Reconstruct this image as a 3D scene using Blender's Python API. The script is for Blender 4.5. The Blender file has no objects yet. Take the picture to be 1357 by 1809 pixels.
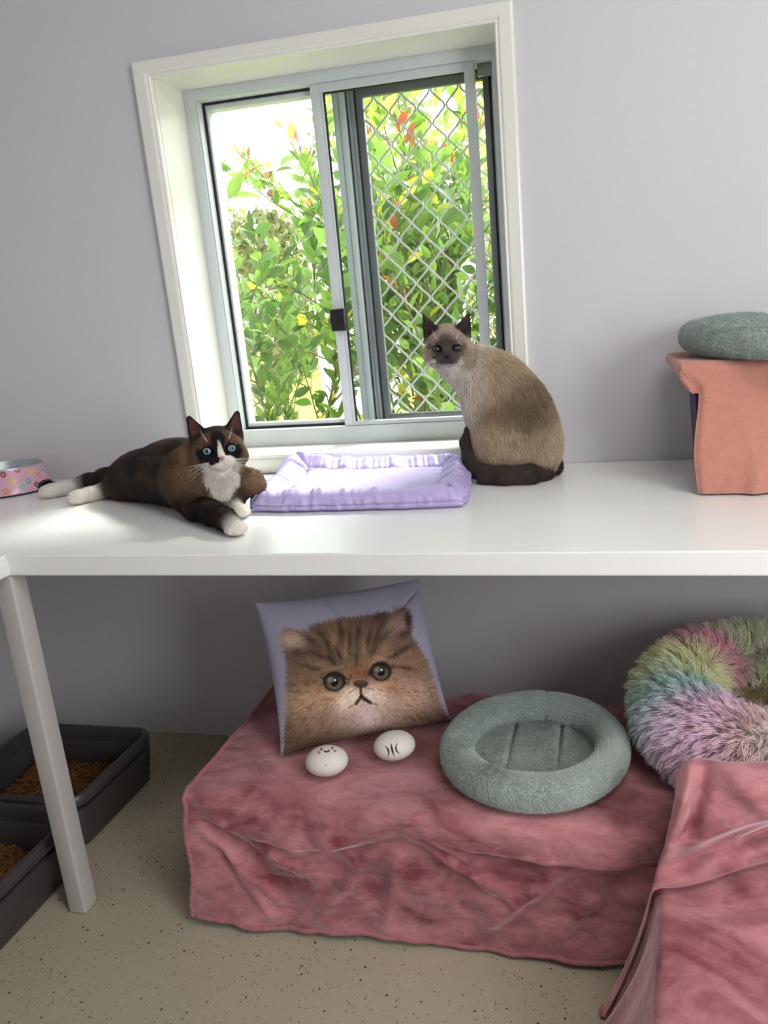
import bpy, bmesh, math, random
import numpy as np
from mathutils import Vector, Matrix
random.seed(7)
RNG = np.random.default_rng(11)
SC = bpy.context.scene
COL = SC.collection

# ------------------------------------------------------------------ objects
def tag(o, label=None, cat=None, group=None, kind=None):
    if label: o['label'] = label
    if cat: o['category'] = cat
    if group: o['group'] = group
    if kind: o['kind'] = kind
    return o

def thing(name, label, cat, loc=(0, 0, 0), rz=0.0, group=None):
    o = bpy.data.objects.new(name, None)
    o.empty_display_size = 0.05
    COL.objects.link(o)
    o.location = loc
    o.rotation_euler = (0, 0, rz)
    return tag(o, label, cat, group)

def mesh_obj(name, verts, faces, mat=None, parent=None, smooth=True, world=True, colors=None, autos=None):
    me = bpy.data.meshes.new(name)
    if isinstance(verts, np.ndarray): verts = verts.tolist()
    if isinstance(faces, np.ndarray): faces = faces.tolist()
    me.from_pydata(verts, [], faces)
    me.update()
    if smooth:
        me.polygons.foreach_set('use_smooth', [True] * len(me.polygons))
    if colors is not None:
        c = np.ones((len(me.vertices), 4), np.float32)
        c[:, :3] = colors
        a = me.color_attributes.new('Col', 'FLOAT_COLOR', 'POINT')
        a.data.foreach_set('color', c.ravel())
    return link_mesh(name, me, mat, parent, world, autos)

def link_mesh(name, me, mat=None, parent=None, world=True, autos=None):
    if mat is not None:
        for m in (mat if isinstance(mat, (list, tuple)) else [mat]):
            me.materials.append(m)
    if autos is not None:
        me.set_sharp_from_angle(angle=math.radians(autos))
    o = bpy.data.objects.new(name, me)
    COL.objects.link(o)
    if parent is not None:
        o.parent = parent
        if world:
            o.matrix_parent_inverse = pmat(parent).inverted()
    return o

def pmat(o):
    m = Matrix.LocRotScale(o.location, o.rotation_euler, o.scale)
    if o.parent is not None:
        m = pmat(o.parent) @ o.matrix_parent_inverse @ m
    return m

class MB:
    """collects shapes, then links them as one mesh object"""
    def __init__(s): s.bm = bmesh.new()
    def box(s, x0, x1, y0, y1, z0, z1, bev=0.0, seg=2):
        b = bmesh.new()
        vs = [b.verts.new((x, y, z)) for x in (x0, x1) for y in (y0, y1) for z in (z0, z1)]
        for f in ((0, 1, 3, 2), (4, 6, 7, 5), (0, 4, 5, 1), (2, 3, 7, 6), (0, 2, 6, 4), (1, 5, 7, 3)):
            b.faces.new([vs[i] for i in f])
        if bev > 0:
            bmesh.ops.bevel(b, geom=list(b.edges), offset=bev, segments=seg, profile=0.5, affect='EDGES', clamp_overlap=True)
        bmesh.ops.recalc_face_normals(b, faces=b.faces)
        s.merge(b)
        return s
    def merge(s, b):
        me = bpy.data.meshes.new('tmp'); b.to_mesh(me); b.free()
        s.bm.from_mesh(me); bpy.data.meshes.remove(me)
    def grid(s, P, closed_u=False, closed_v=False):
        """P: array (nu, nv, 3)"""
        nu, nv = P.shape[:2]
        V = [[s.bm.verts.new(P[i, j]) for j in range(nv)] for i in range(nu)]
        for i in range(nu if closed_u else nu - 1):
            for j in range(nv if closed_v else nv - 1):
                a, b, c, d = V[i][j], V[(i + 1) % nu][j], V[(i + 1) % nu][(j + 1) % nv], V[i][(j + 1) % nv]
                if len({a, b, c, d}) == 4:
                    s.bm.faces.new((a, b, c, d))
        return V
    def lathe(s, prof, n=48, c=(0, 0, 0), cap0=False, cap1=False):
        P = np.zeros((len(prof), n, 3))
        t = np.linspace(0, 2 * np.pi, n, endpoint=False)
        for i, (r, z) in enumerate(prof):
            P[i, :, 0] = c[0] + r * np.cos(t); P[i, :, 1] = c[1] + r * np.sin(t); P[i, :, 2] = c[2] + z
        V = s.grid(P, False, True)
        if cap0: s.bm.faces.new(V[0])
        if cap1: s.bm.faces.new(V[-1])
        return s
    def tube(s, pts, rad, n=8, cap=True, flat=1.0):
        pts = np.asarray(pts, float)
        m = len(pts)
        rad = np.full(m, rad) if np.isscalar(rad) else np.asarray(rad)
        T = np.gradient(pts, axis=0)
        T /= np.linalg.norm(T, axis=1)[:, None] + 1e-12
        ref = np.array([0, 0, 1.0]) if abs(T[0, 2]) < 0.9 else np.array([1.0, 0, 0])
        P = np.zeros((m, n, 3))
        a = np.linspace(0, 2 * np.pi, n, endpoint=False)
        N = np.cross(T[0], ref); N /= np.linalg.norm(N)
        for i in range(m):
            N = N - T[i] * (N @ T[i]); N /= np.linalg.norm(N) + 1e-12
            B = np.cross(T[i], N)
            P[i] = pts[i] + rad[i] * (np.cos(a)[:, None] * N + flat * np.sin(a)[:, None] * B)
        V = s.grid(P, False, True)
        if cap:
            s.bm.faces.new(V[0][::-1]); s.bm.faces.new(V[-1])
        return s
    def build(s, name, mat, parent=None, smooth=True, autos=35, world=True):
        bmesh.ops.recalc_face_normals(s.bm, faces=s.bm.faces)
        me = bpy.data.meshes.new(name); s.bm.to_mesh(me); s.bm.free()
        if smooth: me.polygons.foreach_set('use_smooth', [True] * len(me.polygons))
        return link_mesh(name, me, mat, parent, world, autos if smooth else None)

# ------------------------------------------------------------------ materials
def lin(r, g, b):
    f = lambda c: (c / 255 / 12.92) if c / 255 <= 0.04045 else ((c / 255 + 0.055) / 1.055) ** 2.4
    return (f(r), f(g), f(b))

class Nt:
    def __init__(s, name):
        s.m = bpy.data.materials.new(name); s.m.use_nodes = True
        s.t = s.m.node_tree; s.n = s.t.nodes; s.b = s.n['Principled BSDF']; s.out = s.n['Material Output']
    def new(s, typ, **kw):
        n = s.n.new(typ)
        for k, v in kw.items(): setattr(n, k, v)
        return n
    def link(s, a, b): s.t.links.new(a, b)
    def noise(s, scale, detail=4, rough=0.55, coord='Object', stretch=None, dist=0.0):
        tc = s.new('ShaderNodeTexCoord'); v = tc.outputs[coord]
        if stretch:
            mp = s.new('ShaderNodeMapping'); mp.inputs['Scale'].default_value = stretch
            s.link(v, mp.inputs[0]); v = mp.outputs[0]
        n = s.new('ShaderNodeTexNoise'); s.link(v, n.inputs['Vector'])
        n.inputs['Scale'].default_value = scale; n.inputs['Detail'].default_value = detail
        n.inputs['Roughness'].default_value = rough; n.inputs['Distortion'].default_value = dist
        return n.outputs['Fac']
    def ramp(s, fac, stops, interp='LINEAR'):
        r = s.new('ShaderNodeValToRGB'); s.link(fac, r.inputs[0]); e = r.color_ramp.elements
        r.color_ramp.interpolation = interp
        while len(e) < len(stops): e.new(0.5)
        for i, (p, c) in enumerate(stops):
            e[i].position = p; e[i].color = (*c, 1) if len(c) == 3 else c
        return r.outputs['Color']
    def mix(s, fac, a, b, mode='MIX'):
        n = s.new('ShaderNodeMix', data_type='RGBA', blend_type=mode)
        for sock, v in ((n.inputs[0], fac), (n.inputs[6], a), (n.inputs[7], b)):
            if hasattr(v, 'node'): s.link(v, sock)
            elif isinstance(v, (tuple, list)): sock.default_value = (*v, 1) if len(v) == 3 else v
            else: sock.default_value = v
        return n.outputs[2]
    def bump(s, h, strength=0.3, dist=0.002):
        b = s.new('ShaderNodeBump'); b.inputs['Strength'].default_value = strength; b.inputs['Distance'].default_value = dist
        s.link(h, b.inputs['Height']); s.link(b.outputs[0], s.b.inputs['Normal'])
    def set(s, **kw):
        for k, v in kw.items():
            i = s.b.inputs[k.replace('_', ' ')]
            if hasattr(v, 'node'): s.link(v, i)
            elif isinstance(v, (tuple, list)) and len(v) == 3: i.default_value = (*v, 1)
            else: i.default_value = v
        return s

def simple(name, col, rough=0.5, metal=0.0, spec=0.5, var=0.06, vscale=3.0, bump=None, sheen=0.0, **kw):
    n = Nt(name)
    f = n.noise(vscale)
    c2 = tuple(max(0, c * (1 - var * 2)) for c in col)
    n.set(Base_Color=n.mix(f, c2, tuple(min(1, c * (1 + var)) for c in col)), Roughness=rough, Metallic=metal)
    n.b.inputs['Specular IOR Level'].default_value = spec
    if bump: n.bump(n.noise(bump[0], 3), bump[1], bump[2] if len(bump) > 2 else 0.001)
    if sheen: n.set(Sheen_Weight=sheen, Sheen_Roughness=0.4)
    for k, v in kw.items(): n.set(**{k: v})
    return n.m

def attr_mat(name, rough=0.6, spec=0.3, bump=None, sheen=0.0, trans=0.0, attr='Col'):
    n = Nt(name)
    a = n.new('ShaderNodeAttribute', attribute_name=attr)
    n.set(Base_Color=a.outputs['Color'], Roughness=rough)
    n.b.inputs['Specular IOR Level'].default_value = spec
    if sheen: n.set(Sheen_Weight=sheen, Sheen_Roughness=0.4)
    if bump: n.bump(n.noise(bump[0], 3), bump[1], bump[2] if len(bump) > 2 else 0.001)
    if trans:
        t = n.new('ShaderNodeBsdfTranslucent'); n.link(a.outputs['Color'], t.inputs[0])
        mx = n.new('ShaderNodeMixShader'); mx.inputs[0].default_value = trans
        n.link(n.b.outputs[0], mx.inputs[1]); n.link(t.outputs[0], mx.inputs[2]); n.link(mx.outputs[0], n.out.inputs[0])
    return n.m

# ------------------------------------------------------------------ noise in numpy (smooth value noise)
def vnoise(p, seed=0):
    p = np.asarray(p, float)
    i = np.floor(p).astype(np.int64); f = p - i
    u = f * f * (3 - 2 * f)
    def h(ix):
        n = (ix[..., 0] * 374761393 + ix[..., 1] * 668265263 + ix[..., 2] * 2147483647 + seed * 1274126177) & 0xffffffff
        n = ((n ^ (n >> 13)) * 1274126177) & 0xffffffff
        return ((n ^ (n >> 16)) & 0xffff) / 65535.0
    r = 0
    for dx in (0, 1):
        for dy in (0, 1):
            for dz in (0, 1):
                w = (u[..., 0] if dx else 1 - u[..., 0]) * (u[..., 1] if dy else 1 - u[..., 1]) * (u[..., 2] if dz else 1 - u[..., 2])
                r = r + w * h(i + np.array([dx, dy, dz]))
    return r
def fbm(p, octs=4, seed=0):
    p = np.asarray(p, float); a = 0.5; r = 0; t = 0
    for k in range(octs):
        r = r + a * vnoise(p * 2 ** k + 17.3 * k, seed + k); t += a; a *= 0.5
    return r / t
def p3(x, y, z=0.0):
    x, y, z = np.broadcast_arrays(np.asarray(x, float), np.asarray(y, float), np.asarray(z, float))
    return np.stack([x, y, z], -1)
def sstep(a, b, x):
    t = np.clip((x - a) / (b - a + 1e-12), 0, 1)
    return t * t * (3 - 2 * t)

# ------------------------------------------------------------------ hair strands as one curves object
def strands(name, P, rad, col, mat, parent=None, taper=True):
    """P (n, k, 3) world points, rad scalar or (n,), col (n,3)"""
    n, k = P.shape[:2]
    hc = bpy.data.hair_curves.new(name)
    hc.add_curves([k] * n)
    hc.attributes['position'].data.foreach_set('vector', P.astype(np.float32).ravel()) if 'position' in hc.attributes else hc.points.foreach_set('position', P.astype(np.float32).ravel())
    r = np.broadcast_to(np.asarray(rad, float), (n,))[:, None] * (np.linspace(1, 0.15, k) ** 0.7 if taper else np.ones(k))[None, :]
    ra = hc.attributes.get('radius') or hc.attributes.new('radius', 'FLOAT', 'POINT')
    ra.data.foreach_set('value', r.astype(np.float32).ravel())
    ca = hc.attributes.new('Col', 'FLOAT_COLOR', 'CURVE')
    c = np.ones((n, 4), np.float32); c[:, :3] = col
    ca.data.foreach_set('color', c.ravel())
    hc.materials.append(mat)
    o = bpy.data.objects.new(name, hc)
    COL.objects.link(o)
    if parent is not None:
        o.parent = parent; o.matrix_parent_inverse = pmat(parent).inverted()
    return o

def tri_sample(V, F, n, rng, weight=None):
    """V verts, F quads/tris index arrays -> points, normals, (face ids, bary) area weighted"""
    V = np.asarray(V, float)
    T = []
    for f in F:
        T.append((f[0], f[1], f[2]))
        if len(f) == 4: T.append((f[0], f[2], f[3]))
    T = np.array(T)
    a, b, c = V[T[:, 0]], V[T[:, 1]], V[T[:, 2]]
    N = np.cross(b - a, c - a); A = np.linalg.norm(N, axis=1)
    W = A.copy()
    if weight is not None: W = W * weight[T].mean(1)
    ids = rng.choice(len(T), n, p=W / W.sum())
    r1, r2 = np.sqrt(rng.random(n)), rng.random(n)
    w = np.stack([1 - r1, r1 * (1 - r2), r1 * r2], 1)
    P = a[ids] * w[:, :1] + b[ids] * w[:, 1:2] + c[ids] * w[:, 2:]
    return P, T[ids], w

# ------------------------------------------------------------------ signed distance modelling
def smin(a, b, k):
    h = np.clip(0.5 + 0.5 * (b - a) / k, 0, 1)
    return b * (1 - h) + a * h - k * h * (1 - h)
def frame(fwd, up=(0, 0, 1), roll=0.0):
    """rotation matrix whose columns are right(x), forward(y), up(z)"""
    f = np.array(fwd, float); f /= np.linalg.norm(f)
    r = np.cross(f, up); r /= np.linalg.norm(r)
    u = np.cross(r, f)
    c, s_ = math.cos(roll), math.sin(roll)
    return np.stack([r * c + u * s_, f, u * c - r * s_], 1)
class Sdf:
    def __init__(s): s.pr = []
    def add(s, fn, lo, hi, k, col, op=1, flow=None, fl=1.0):
        s.pr.append(dict(fn=fn, lo=np.array(lo), hi=np.array(hi), k=k, col=col, op=op, flow=flow, fl=fl))
    def ell(s, c, r, R=None, k=0.02, col=(1, 1, 1), op=1, flow=None, fl=1.0):
        c = np.array(c, float); r = np.array(r, float); R = np.eye(3) if R is None else R
        def fn(p):
            q = (p - c) @ R
            k0 = np.linalg.norm(q / r, axis=-1); k1 = np.linalg.norm(q / (r * r), axis=-1)
            return k0 * (k0 - 1) / (k1 + 1e-9)
        m = r.max()
        s.add(fn, c - m, c + m, k, col, op, flow, fl)
    def cone(s, a, b, ra, rb, k=0.015, col=(1, 1, 1), op=1, flow=None, fl=1.0):
        a = np.array(a, float); b = np.array(b, float)
        if flow is None: flow = b - a
        def fn(p):
            ab = b - a; t = np.clip(((p - a) @ ab) / (ab @ ab), 0, 1)
            return np.linalg.norm(p - a - t[..., None] * ab, axis=-1) - (ra + (rb - ra) * t)
        m = max(ra, rb)
        s.add(fn, np.minimum(a, b) - m, np.maximum(a, b) + m, k, col, op, flow, fl)
    def chain(s, pts, k=0.012, col=(1, 1, 1), flow=None, fl=1.0):
        """pts: list of (x,y,z,r[,col])"""
        for a, b in zip(pts[:-1], pts[1:]):
            cc = b[4] if len(b) > 4 else col
            s.cone(a[:3], b[:3], a[3], b[3], k, cc, 1, flow, fl)
    def flat(s, a, b, ra, rb, nrm, squash, k, col, op=1, fl=1.0, flow=None):
        """round cone flattened along nrm"""
        a = np.array(a, float); b = np.array(b, float); n = np.array(nrm, float)
        t_ = (b - a) / np.linalg.norm(b - a); n = n - t_ * (n @ t_); n /= np.linalg.norm(n)
        def fn(p):
            ab = b - a; d0 = p - a
            t = np.clip((d0 @ ab) / (ab @ ab), 0, 1)
            e = d0 - t[..., None] * ab
            dn = e @ n
            e2 = np.sqrt(np.maximum((e * e).sum(-1) - dn * dn, 0) + (dn * squash) ** 2)
            return (e2 - (ra + (rb - ra) * t)) / (squash ** 0.5)
        m = max(ra, rb)
        s.add(fn, np.minimum(a, b) - m, np.maximum(a, b) + m, k, col, op, flow if flow is not None else b - a, fl)
    def eval(s, p):
        d = np.full(p.shape[:-1], 1.0)
        for q in s.pr:
            v = q['fn'](p)
            d = smin(d, v, q['k']) if q['op'] > 0 else -smin(-d, v, q['k'])
        return d
    def mesh(s, h, floor=None):
        lo = np.min([q['lo'] for q in s.pr if q['op'] > 0], 0) - 3 * h
        hi = np.max([q['hi'] for q in s.pr if q['op'] > 0], 0) + 3 * h
        n = np.ceil((hi - lo) / h).astype(int) + 1
        D = np.full(n, 0.5)
        ax = [lo[i] + h * np.arange(n[i]) for i in range(3)]
        for q in s.pr:
            pad = q['k'] + 4 * h
            i0 = np.maximum(((q['lo'] - pad - lo) / h).astype(int), 0)
            i1 = np.minimum(np.ceil((q['hi'] + pad - lo) / h).astype(int) + 1, n)
            sl = tuple(slice(i0[i], i1[i]) for i in range(3))
            g = np.stack(np.meshgrid(*[ax[i][sl[i]] for i in range(3)], indexing='ij'), -1)
            v = q['fn'](g)
            D[sl] = smin(D[sl], v, q['k']) if q['op'] > 0 else -smin(-D[sl], v, q['k'])
        if floor is not None:
            D = np.maximum(D, (floor - ax[2])[None, None, :])
        return surface_nets(D, lo, h)
    def paint(s, V, sharp=0.006):
        """blended colour, flow, fur length per vertex from the nearest primitives"""
        W = np.zeros(len(V)); C = np.zeros((len(V), 3)); Fl = np.zeros((len(V), 3)); L = np.zeros(len(V))
        for q in s.pr:
            if q['op'] < 0 or q['col'] is None: continue
            w = np.exp(-np.clip(q['fn'](V) / sharp, -30, 30)); w = np.minimum(w, 1e9) + 1e-12
            W += w; C += w[:, None] * np.array(q['col']); L += w * q['fl']
            if q['flow'] is not None:
                f = np.array(q['flow'], float); f = f / (np.linalg.norm(f) + 1e-9); Fl += w[:, None] * f
        return C / W[:, None], Fl / W[:, None], L / W

def surface_nets(D, lo, h):
    S = D < 0
    nx, ny, nz = D.shape
    c = np.zeros((nx - 1, ny - 1, nz - 1), np.int8)
    for dx in (0, 1):
        for dy in (0, 1):
            for dz in (0, 1):
                c += S[dx:nx - 1 + dx, dy:ny - 1 + dy, dz:nz - 1 + dz]
    act = (c > 0) & (c < 8)
    I = np.argwhere(act)
    idx = np.full(act.shape, -1, np.int64); idx[act] = np.arange(len(I))
    acc = np.zeros((len(I), 3)); cnt = np.zeros(len(I))
    cor = [(a, b, d) for a in (0, 1) for b in (0, 1) for d in (0, 1)]
    for p in cor:
        for ax in range(3):
            if p[ax]: continue
            q = list(p); q[ax] = 1
            d0 = D[I[:, 0] + p[0], I[:, 1] + p[1], I[:, 2] + p[2]]
            d1 = D[I[:, 0] + q[0], I[:, 1] + q[1], I[:, 2] + q[2]]
            m = (d0 < 0) != (d1 < 0)
            t = np.where(m, d0 / np.where(m, d0 - d1, 1), 0)
            pt = np.tile(np.array(p, float), (len(I), 1)); pt[:, ax] += t
            acc[m] += pt[m]; cnt[m] += 1
    V = lo + h * (I + acc / cnt[:, None])
    F = []
    for ax in range(3):
        o = [(1, 0, 0), (0, 1, 0), (0, 0, 1)]
        sl0 = [slice(None)] * 3; sl1 = [slice(None)] * 3
        sl0[ax] = slice(0, D.shape[ax] - 1); sl1[ax] = slice(1, D.shape[ax])
        m = S[tuple(sl0)] != S[tuple(sl1)]
        E = np.argwhere(m)
        b, d = [(1, 2), (2, 0), (0, 1)][ax]
        ok = (E[:, b] > 0) & (E[:, d] > 0) & (E[:, b] < D.shape[b] - 1) & (E[:, d] < D.shape[d] - 1)
        E = E[ok]
        def at(db, dd):
            e = E.copy(); e[:, b] += db; e[:, d] += dd
            return idx[e[:, 0], e[:, 1], e[:, 2]]
        q = np.stack([at(-1, -1), at(0, -1), at(0, 0), at(-1, 0)], 1)
        flip = ~S[E[:, 0], E[:, 1], E[:, 2]]
        q[flip] = q[flip][:, ::-1]
        F.append(q)
    return V, np.concatenate(F)

def smooth_mesh(V, F, it=4, lam=0.5):
    n = len(V)
    E = np.concatenate([F[:, [0, 1]], F[:, [1, 2]], F[:, [2, 3]], F[:, [3, 0]]])
    for k in range(it):
        s_ = np.zeros_like(V); c = np.zeros(n)
        for a, b in ((0, 1), (1, 0)):
            for ax in range(3): s_[:, ax] += np.bincount(E[:, a], V[E[:, b], ax], n)
            c += np.bincount(E[:, a], minlength=n)
        V = V + lam * (s_ / c[:, None] - V) * (1 if k % 2 == 0 else -1.02)
    return V
def normals(V, F):
    fn = np.cross(V[F[:, 2]] - V[F[:, 0]], V[F[:, 3]] - V[F[:, 1]]) if F.shape[1] == 4 else np.cross(V[F[:, 1]] - V[F[:, 0]], V[F[:, 2]] - V[F[:, 0]])
    N = np.zeros_like(V)
    for j in range(F.shape[1]):
        for ax in range(3): N[:, ax] += np.bincount(F[:, j], fn[:, ax], len(V))
    return N / (np.linalg.norm(N, axis=1)[:, None] + 1e-12)
# ------------------------------------------------------------------ camera
def make_camera():
    pos = Vector((1.0328, -1.7380, 1.1004)); yaw, pitch, roll, F = -0.2254, -0.2475, -0.0756, 1344.3252
    W_, H_ = 1357, 1809
    f = Vector((math.sin(yaw) * math.cos(pitch), math.cos(yaw) * math.cos(pitch), math.sin(pitch)))
    r = Vector((math.cos(yaw), -math.sin(yaw), 0)); u = r.cross(f)
    r2 = r * math.cos(roll) + u * math.sin(roll); u2 = -r * math.sin(roll) + u * math.cos(roll)
    cam = bpy.data.cameras.new('camera'); o = bpy.data.objects.new('camera', cam); COL.objects.link(o)
    cam.sensor_fit = 'VERTICAL'; cam.sensor_height = 36; cam.sensor_width = 27
    cam.lens = F * 36 / H_
    cam.shift_x = -101.53 / H_; cam.shift_y = -7.69 / H_
    cam.clip_start = 0.02; cam.clip_end = 300
    o.matrix_world = Matrix(((r2.x, u2.x, -f.x, pos.x), (r2.y, u2.y, -f.y, pos.y), (r2.z, u2.z, -f.z, pos.z), (0, 0, 0, 1)))
    SC.camera = o
    crop = globals().get('CROP')
    if crop:
        x0, y0, x1, y1 = crop
        s = min(W_ / (x1 - x0), H_ / (y1 - y0))
        cam.lens *= s
        cam.shift_x = -(678.5 + 101.53 - (x0 + x1) / 2) * s / H_
        cam.shift_y = (904.5 - 7.69 - (y0 + y1) / 2) * s / H_
    return o
make_camera()

# ------------------------------------------------------------------ the room
BZ = 0.75                       # bench top height
WXL, WXR, WZB, WZT = 0.043, 0.822, 0.796, 1.668     # window opening
RX0, RX1, RY0, RZ1 = -0.68, 2.5, -3.2, 2.5

def mat_wall():
    n = Nt('wall_paint')
    c = n.mix(n.noise(1.3, 2), (0.60, 0.592, 0.622), (0.645, 0.637, 0.667))
    n.set(Base_Color=c, Roughness=0.55)
    n.b.inputs['Specular IOR Level'].default_value = 0.25
    n.bump(n.noise(220, 3), 0.08, 0.0006)
    return n.m
M_WALL = mat_wall()
M_CEIL = simple('ceiling_paint', (0.85, 0.85, 0.85), 0.8)
def mat_floor():
    n = Nt('speckled_vinyl')
    tc = n.new('ShaderNodeTexCoord')
    base = n.mix(n.noise(9, 5), (0.36, 0.32, 0.235), (0.46, 0.41, 0.31))
    base = n.mix(n.noise(60, 3), base, (0.40, 0.355, 0.265))
    for sc_, th, col, seed in ((75, 0.20, (0.045, 0.034, 0.02), 0.0), (110, 0.20, (0.12, 0.085, 0.045), 3.3), (170, 0.22, (0.10, 0.075, 0.04), 5.3), (140, 0.17, (0.60, 0.55, 0.43), 7.1)):
        mp = n.new('ShaderNodeMapping'); mp.inputs['Location'].default_value = (seed, seed * 2, seed); mp.inputs['Rotation'].default_value = (0, 0, seed)
        n.link(tc.outputs['Object'], mp.inputs[0])
        v = n.new('ShaderNodeTexVoronoi'); v.inputs['Scale'].default_value = sc_
        n.link(mp.outputs[0], v.inputs['Vector'])
        wn = n.new('ShaderNodeTexWhiteNoise', noise_dimensions='3D'); n.link(v.outputs['Color'], wn.inputs['Vector'])
        # only some cells carry a chip, and chips differ in size
        thr = n.new('ShaderNodeMath', operation='MULTIPLY'); n.link(wn.outputs['Value'], thr.inputs[0]); thr.inputs[1].default_value = th * 1.5
        sub = n.new('ShaderNodeMath', operation='SUBTRACT'); n.link(thr.outputs[0], sub.inputs[0]); sub.inputs[1].default_value = th * 0.55
        lt = n.new('ShaderNodeMath', operation='LESS_THAN'); n.link(v.outputs['Distance'], lt.inputs[0]); n.link(sub.outputs[0], lt.inputs[1])
        base = n.mix(lt.outputs[0], base, col)
    n.set(Base_Color=base, Roughness=0.5)
    n.bump(n.noise(300, 2), 0.05, 0.0005)
    return n.m
M_FLOOR = mat_floor()
M_GLOSSWHITE = simple('gloss_white_paint', (0.80, 0.80, 0.76), 0.28, var=0.015)

def struct(o):
    o['kind'] = 'structure'; return o
b = MB().box(RX0 - 0.15, RX1 + 0.15, RY0 - 0.15, 0.2, -0.12, 0.0)
struct(b.build('floor', M_FLOOR, smooth=False))
b = MB().box(RX0 - 0.15, RX1 + 0.15, RY0 - 0.15, 0.22, RZ1, RZ1 + 0.1)
struct(b.build('ceiling', M_CEIL, smooth=False))
def wall_back():
    bm = bmesh.new()
    xs = [RX0 - 0.15, WXL - 0.012, WXR + 0.012, RX1 + 0.15]; zs = [0.0, WZB - 0.012, WZT + 0.012, RZ1]
    V = {}
    for yi, y in enumerate((0.0, 0.2)):
        for i, x in enumerate(xs):
            for j, z in enumerate(zs): V[i, j, yi] = bm.verts.new((x, y, z))
    for i in range(3):
        for j in range(3):
            if i == 1 and j == 1: continue
            bm.faces.new([V[i, j, 0], V[i + 1, j, 0], V[i + 1, j + 1, 0], V[i, j + 1, 0]])
            bm.faces.new([V[i, j, 1], V[i, j + 1, 1], V[i + 1, j + 1, 1], V[i + 1, j, 1]])
    for a, c in (((1, 1), (2, 1)), ((2, 1), (2, 2)), ((2, 2), (1, 2)), ((1, 2), (1, 1))):
        bm.faces.new([V[a[0], a[1], 0], V[a[0], a[1], 1], V[c[0], c[1], 1], V[c[0], c[1], 0]])
    m = MB(); m.merge(bm)
    return m.build('wall_back', M_WALL, smooth=False)
struct(wall_back())
struct(MB().box(RX0 - 0.15, RX0, RY0, 0.0, 0, RZ1).build('wall_left', M_WALL, smooth=False))
struct(MB().box(RX1, RX1 + 0.15, RY0, 0.0, 0, RZ1).build('wall_right', M_WALL, smooth=False))
struct(MB().box(RX0 - 0.15, RX1 + 0.15, RY0 - 0.15, RY0, 0, RZ1).build('wall_front', M_WALL, smooth=False))

# ------------------------------------------------------------------ the bench under the window
M_BENCH = simple('bench_satin_white', (0.86, 0.87, 0.85), 0.25, var=0.02, spec=0.5)
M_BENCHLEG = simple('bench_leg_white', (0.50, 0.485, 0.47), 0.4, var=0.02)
bench = thing('bench', 'white L-shaped wall bench whose glossy top carries both cats under the window', 'bench', (0, -0.64, 0))
def bench_top():
    bm = bmesh.new()
    T = 0.0377
    out = [(RX0 + 0.001, -0.001), (RX1 - 0.001, -0.001), (RX1 - 0.001, -0.66), (0.0, -0.66), (0.0, -2.3), (RX0 + 0.001, -2.3)]
    lo = [bm.verts.new((x, y, BZ - T)) for x, y in out]; hi = [bm.verts.new((x, y, BZ)) for x, y in out]
    bm.faces.new(hi[::-1]); bm.faces.new(lo)
    for i in range(6):
        j = (i + 1) % 6
        bm.faces.new([lo[i], hi[i], hi[j], lo[j]])
    bmesh.ops.recalc_face_normals(bm, faces=bm.faces)
    bmesh.ops.bevel(bm, geom=[e for e in bm.edges], offset=0.0022, segments=2, affect='EDGES', clamp_overlap=True)
    m = MB(); m.merge(bm); return m
bench_top().build('bench_top', M_BENCH, bench, autos=30)
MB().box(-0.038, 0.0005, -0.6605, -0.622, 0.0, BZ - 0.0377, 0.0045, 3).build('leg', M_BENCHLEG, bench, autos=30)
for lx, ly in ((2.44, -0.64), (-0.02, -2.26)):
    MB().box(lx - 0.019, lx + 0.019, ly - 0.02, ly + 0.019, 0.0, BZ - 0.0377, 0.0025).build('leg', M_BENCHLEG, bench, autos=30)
# ------------------------------------------------------------------ window_1
M_CASING = simple('casing_cream_gloss', (0.80, 0.80, 0.74), 0.25, var=0.01)
M_ALU = simple('powder_coated_white', (0.62, 0.67, 0.675), 0.3, var=0.02)
M_ALUG = simple('grey_aluminium', (0.30, 0.33, 0.35), 0.35, metal=0.3, var=0.05)
M_ALUD = simple('dark_grey_screen_frame', (0.13, 0.14, 0.15), 0.45, var=0.05)
M_GRILLE = simple('diamond_grille_grey', (0.72, 0.74, 0.72), 0.3, metal=0.3, var=0.05)
M_RUBBER = simple('black_gasket', (0.012, 0.013, 0.015), 0.6)
M_LOCK = simple('black_lock_plastic', (0.012, 0.012, 0.014), 0.3)
M_CHROME = simple('lock_cylinder_metal', (0.6, 0.58, 0.55), 0.25, metal=1.0)
def mat_glass():
    n = Nt('window_glass')
    tr = n.new('ShaderNodeBsdfTransparent'); tr.inputs[0].default_value = (0.96, 0.985, 0.975, 1)
    gl = n.new('ShaderNodeBsdfGlossy'); gl.inputs['Roughness'].default_value = 0.02
    lw = n.new('ShaderNodeLayerWeight'); lw.inputs[0].default_value = 0.5
    pw = n.new('ShaderNodeMath', operation='POWER'); n.link(lw.outputs['Facing'], pw.inputs[0]); pw.inputs[1].default_value = 4.0
    ma = n.new('ShaderNodeMath', operation='MULTIPLY_ADD'); n.link(pw.outputs[0], ma.inputs[0]); ma.inputs[1].default_value = 0.7; ma.inputs[2].default_value = 0.035
    mx = n.new('ShaderNodeMixShader'); n.link(ma.outputs[0], mx.inputs[0]); n.link(tr.outputs[0], mx.inputs[1]); n.link(gl.outputs[0], mx.inputs[2])
    n.link(mx.outputs[0], n.out.inputs[0])
    return n.m
M_GLASS = mat_glass()
win = bpy.data.objects.new('window_1', None); COL.objects.link(win); win.location = (0.4325, 0.1, WZB); struct(win)
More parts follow.
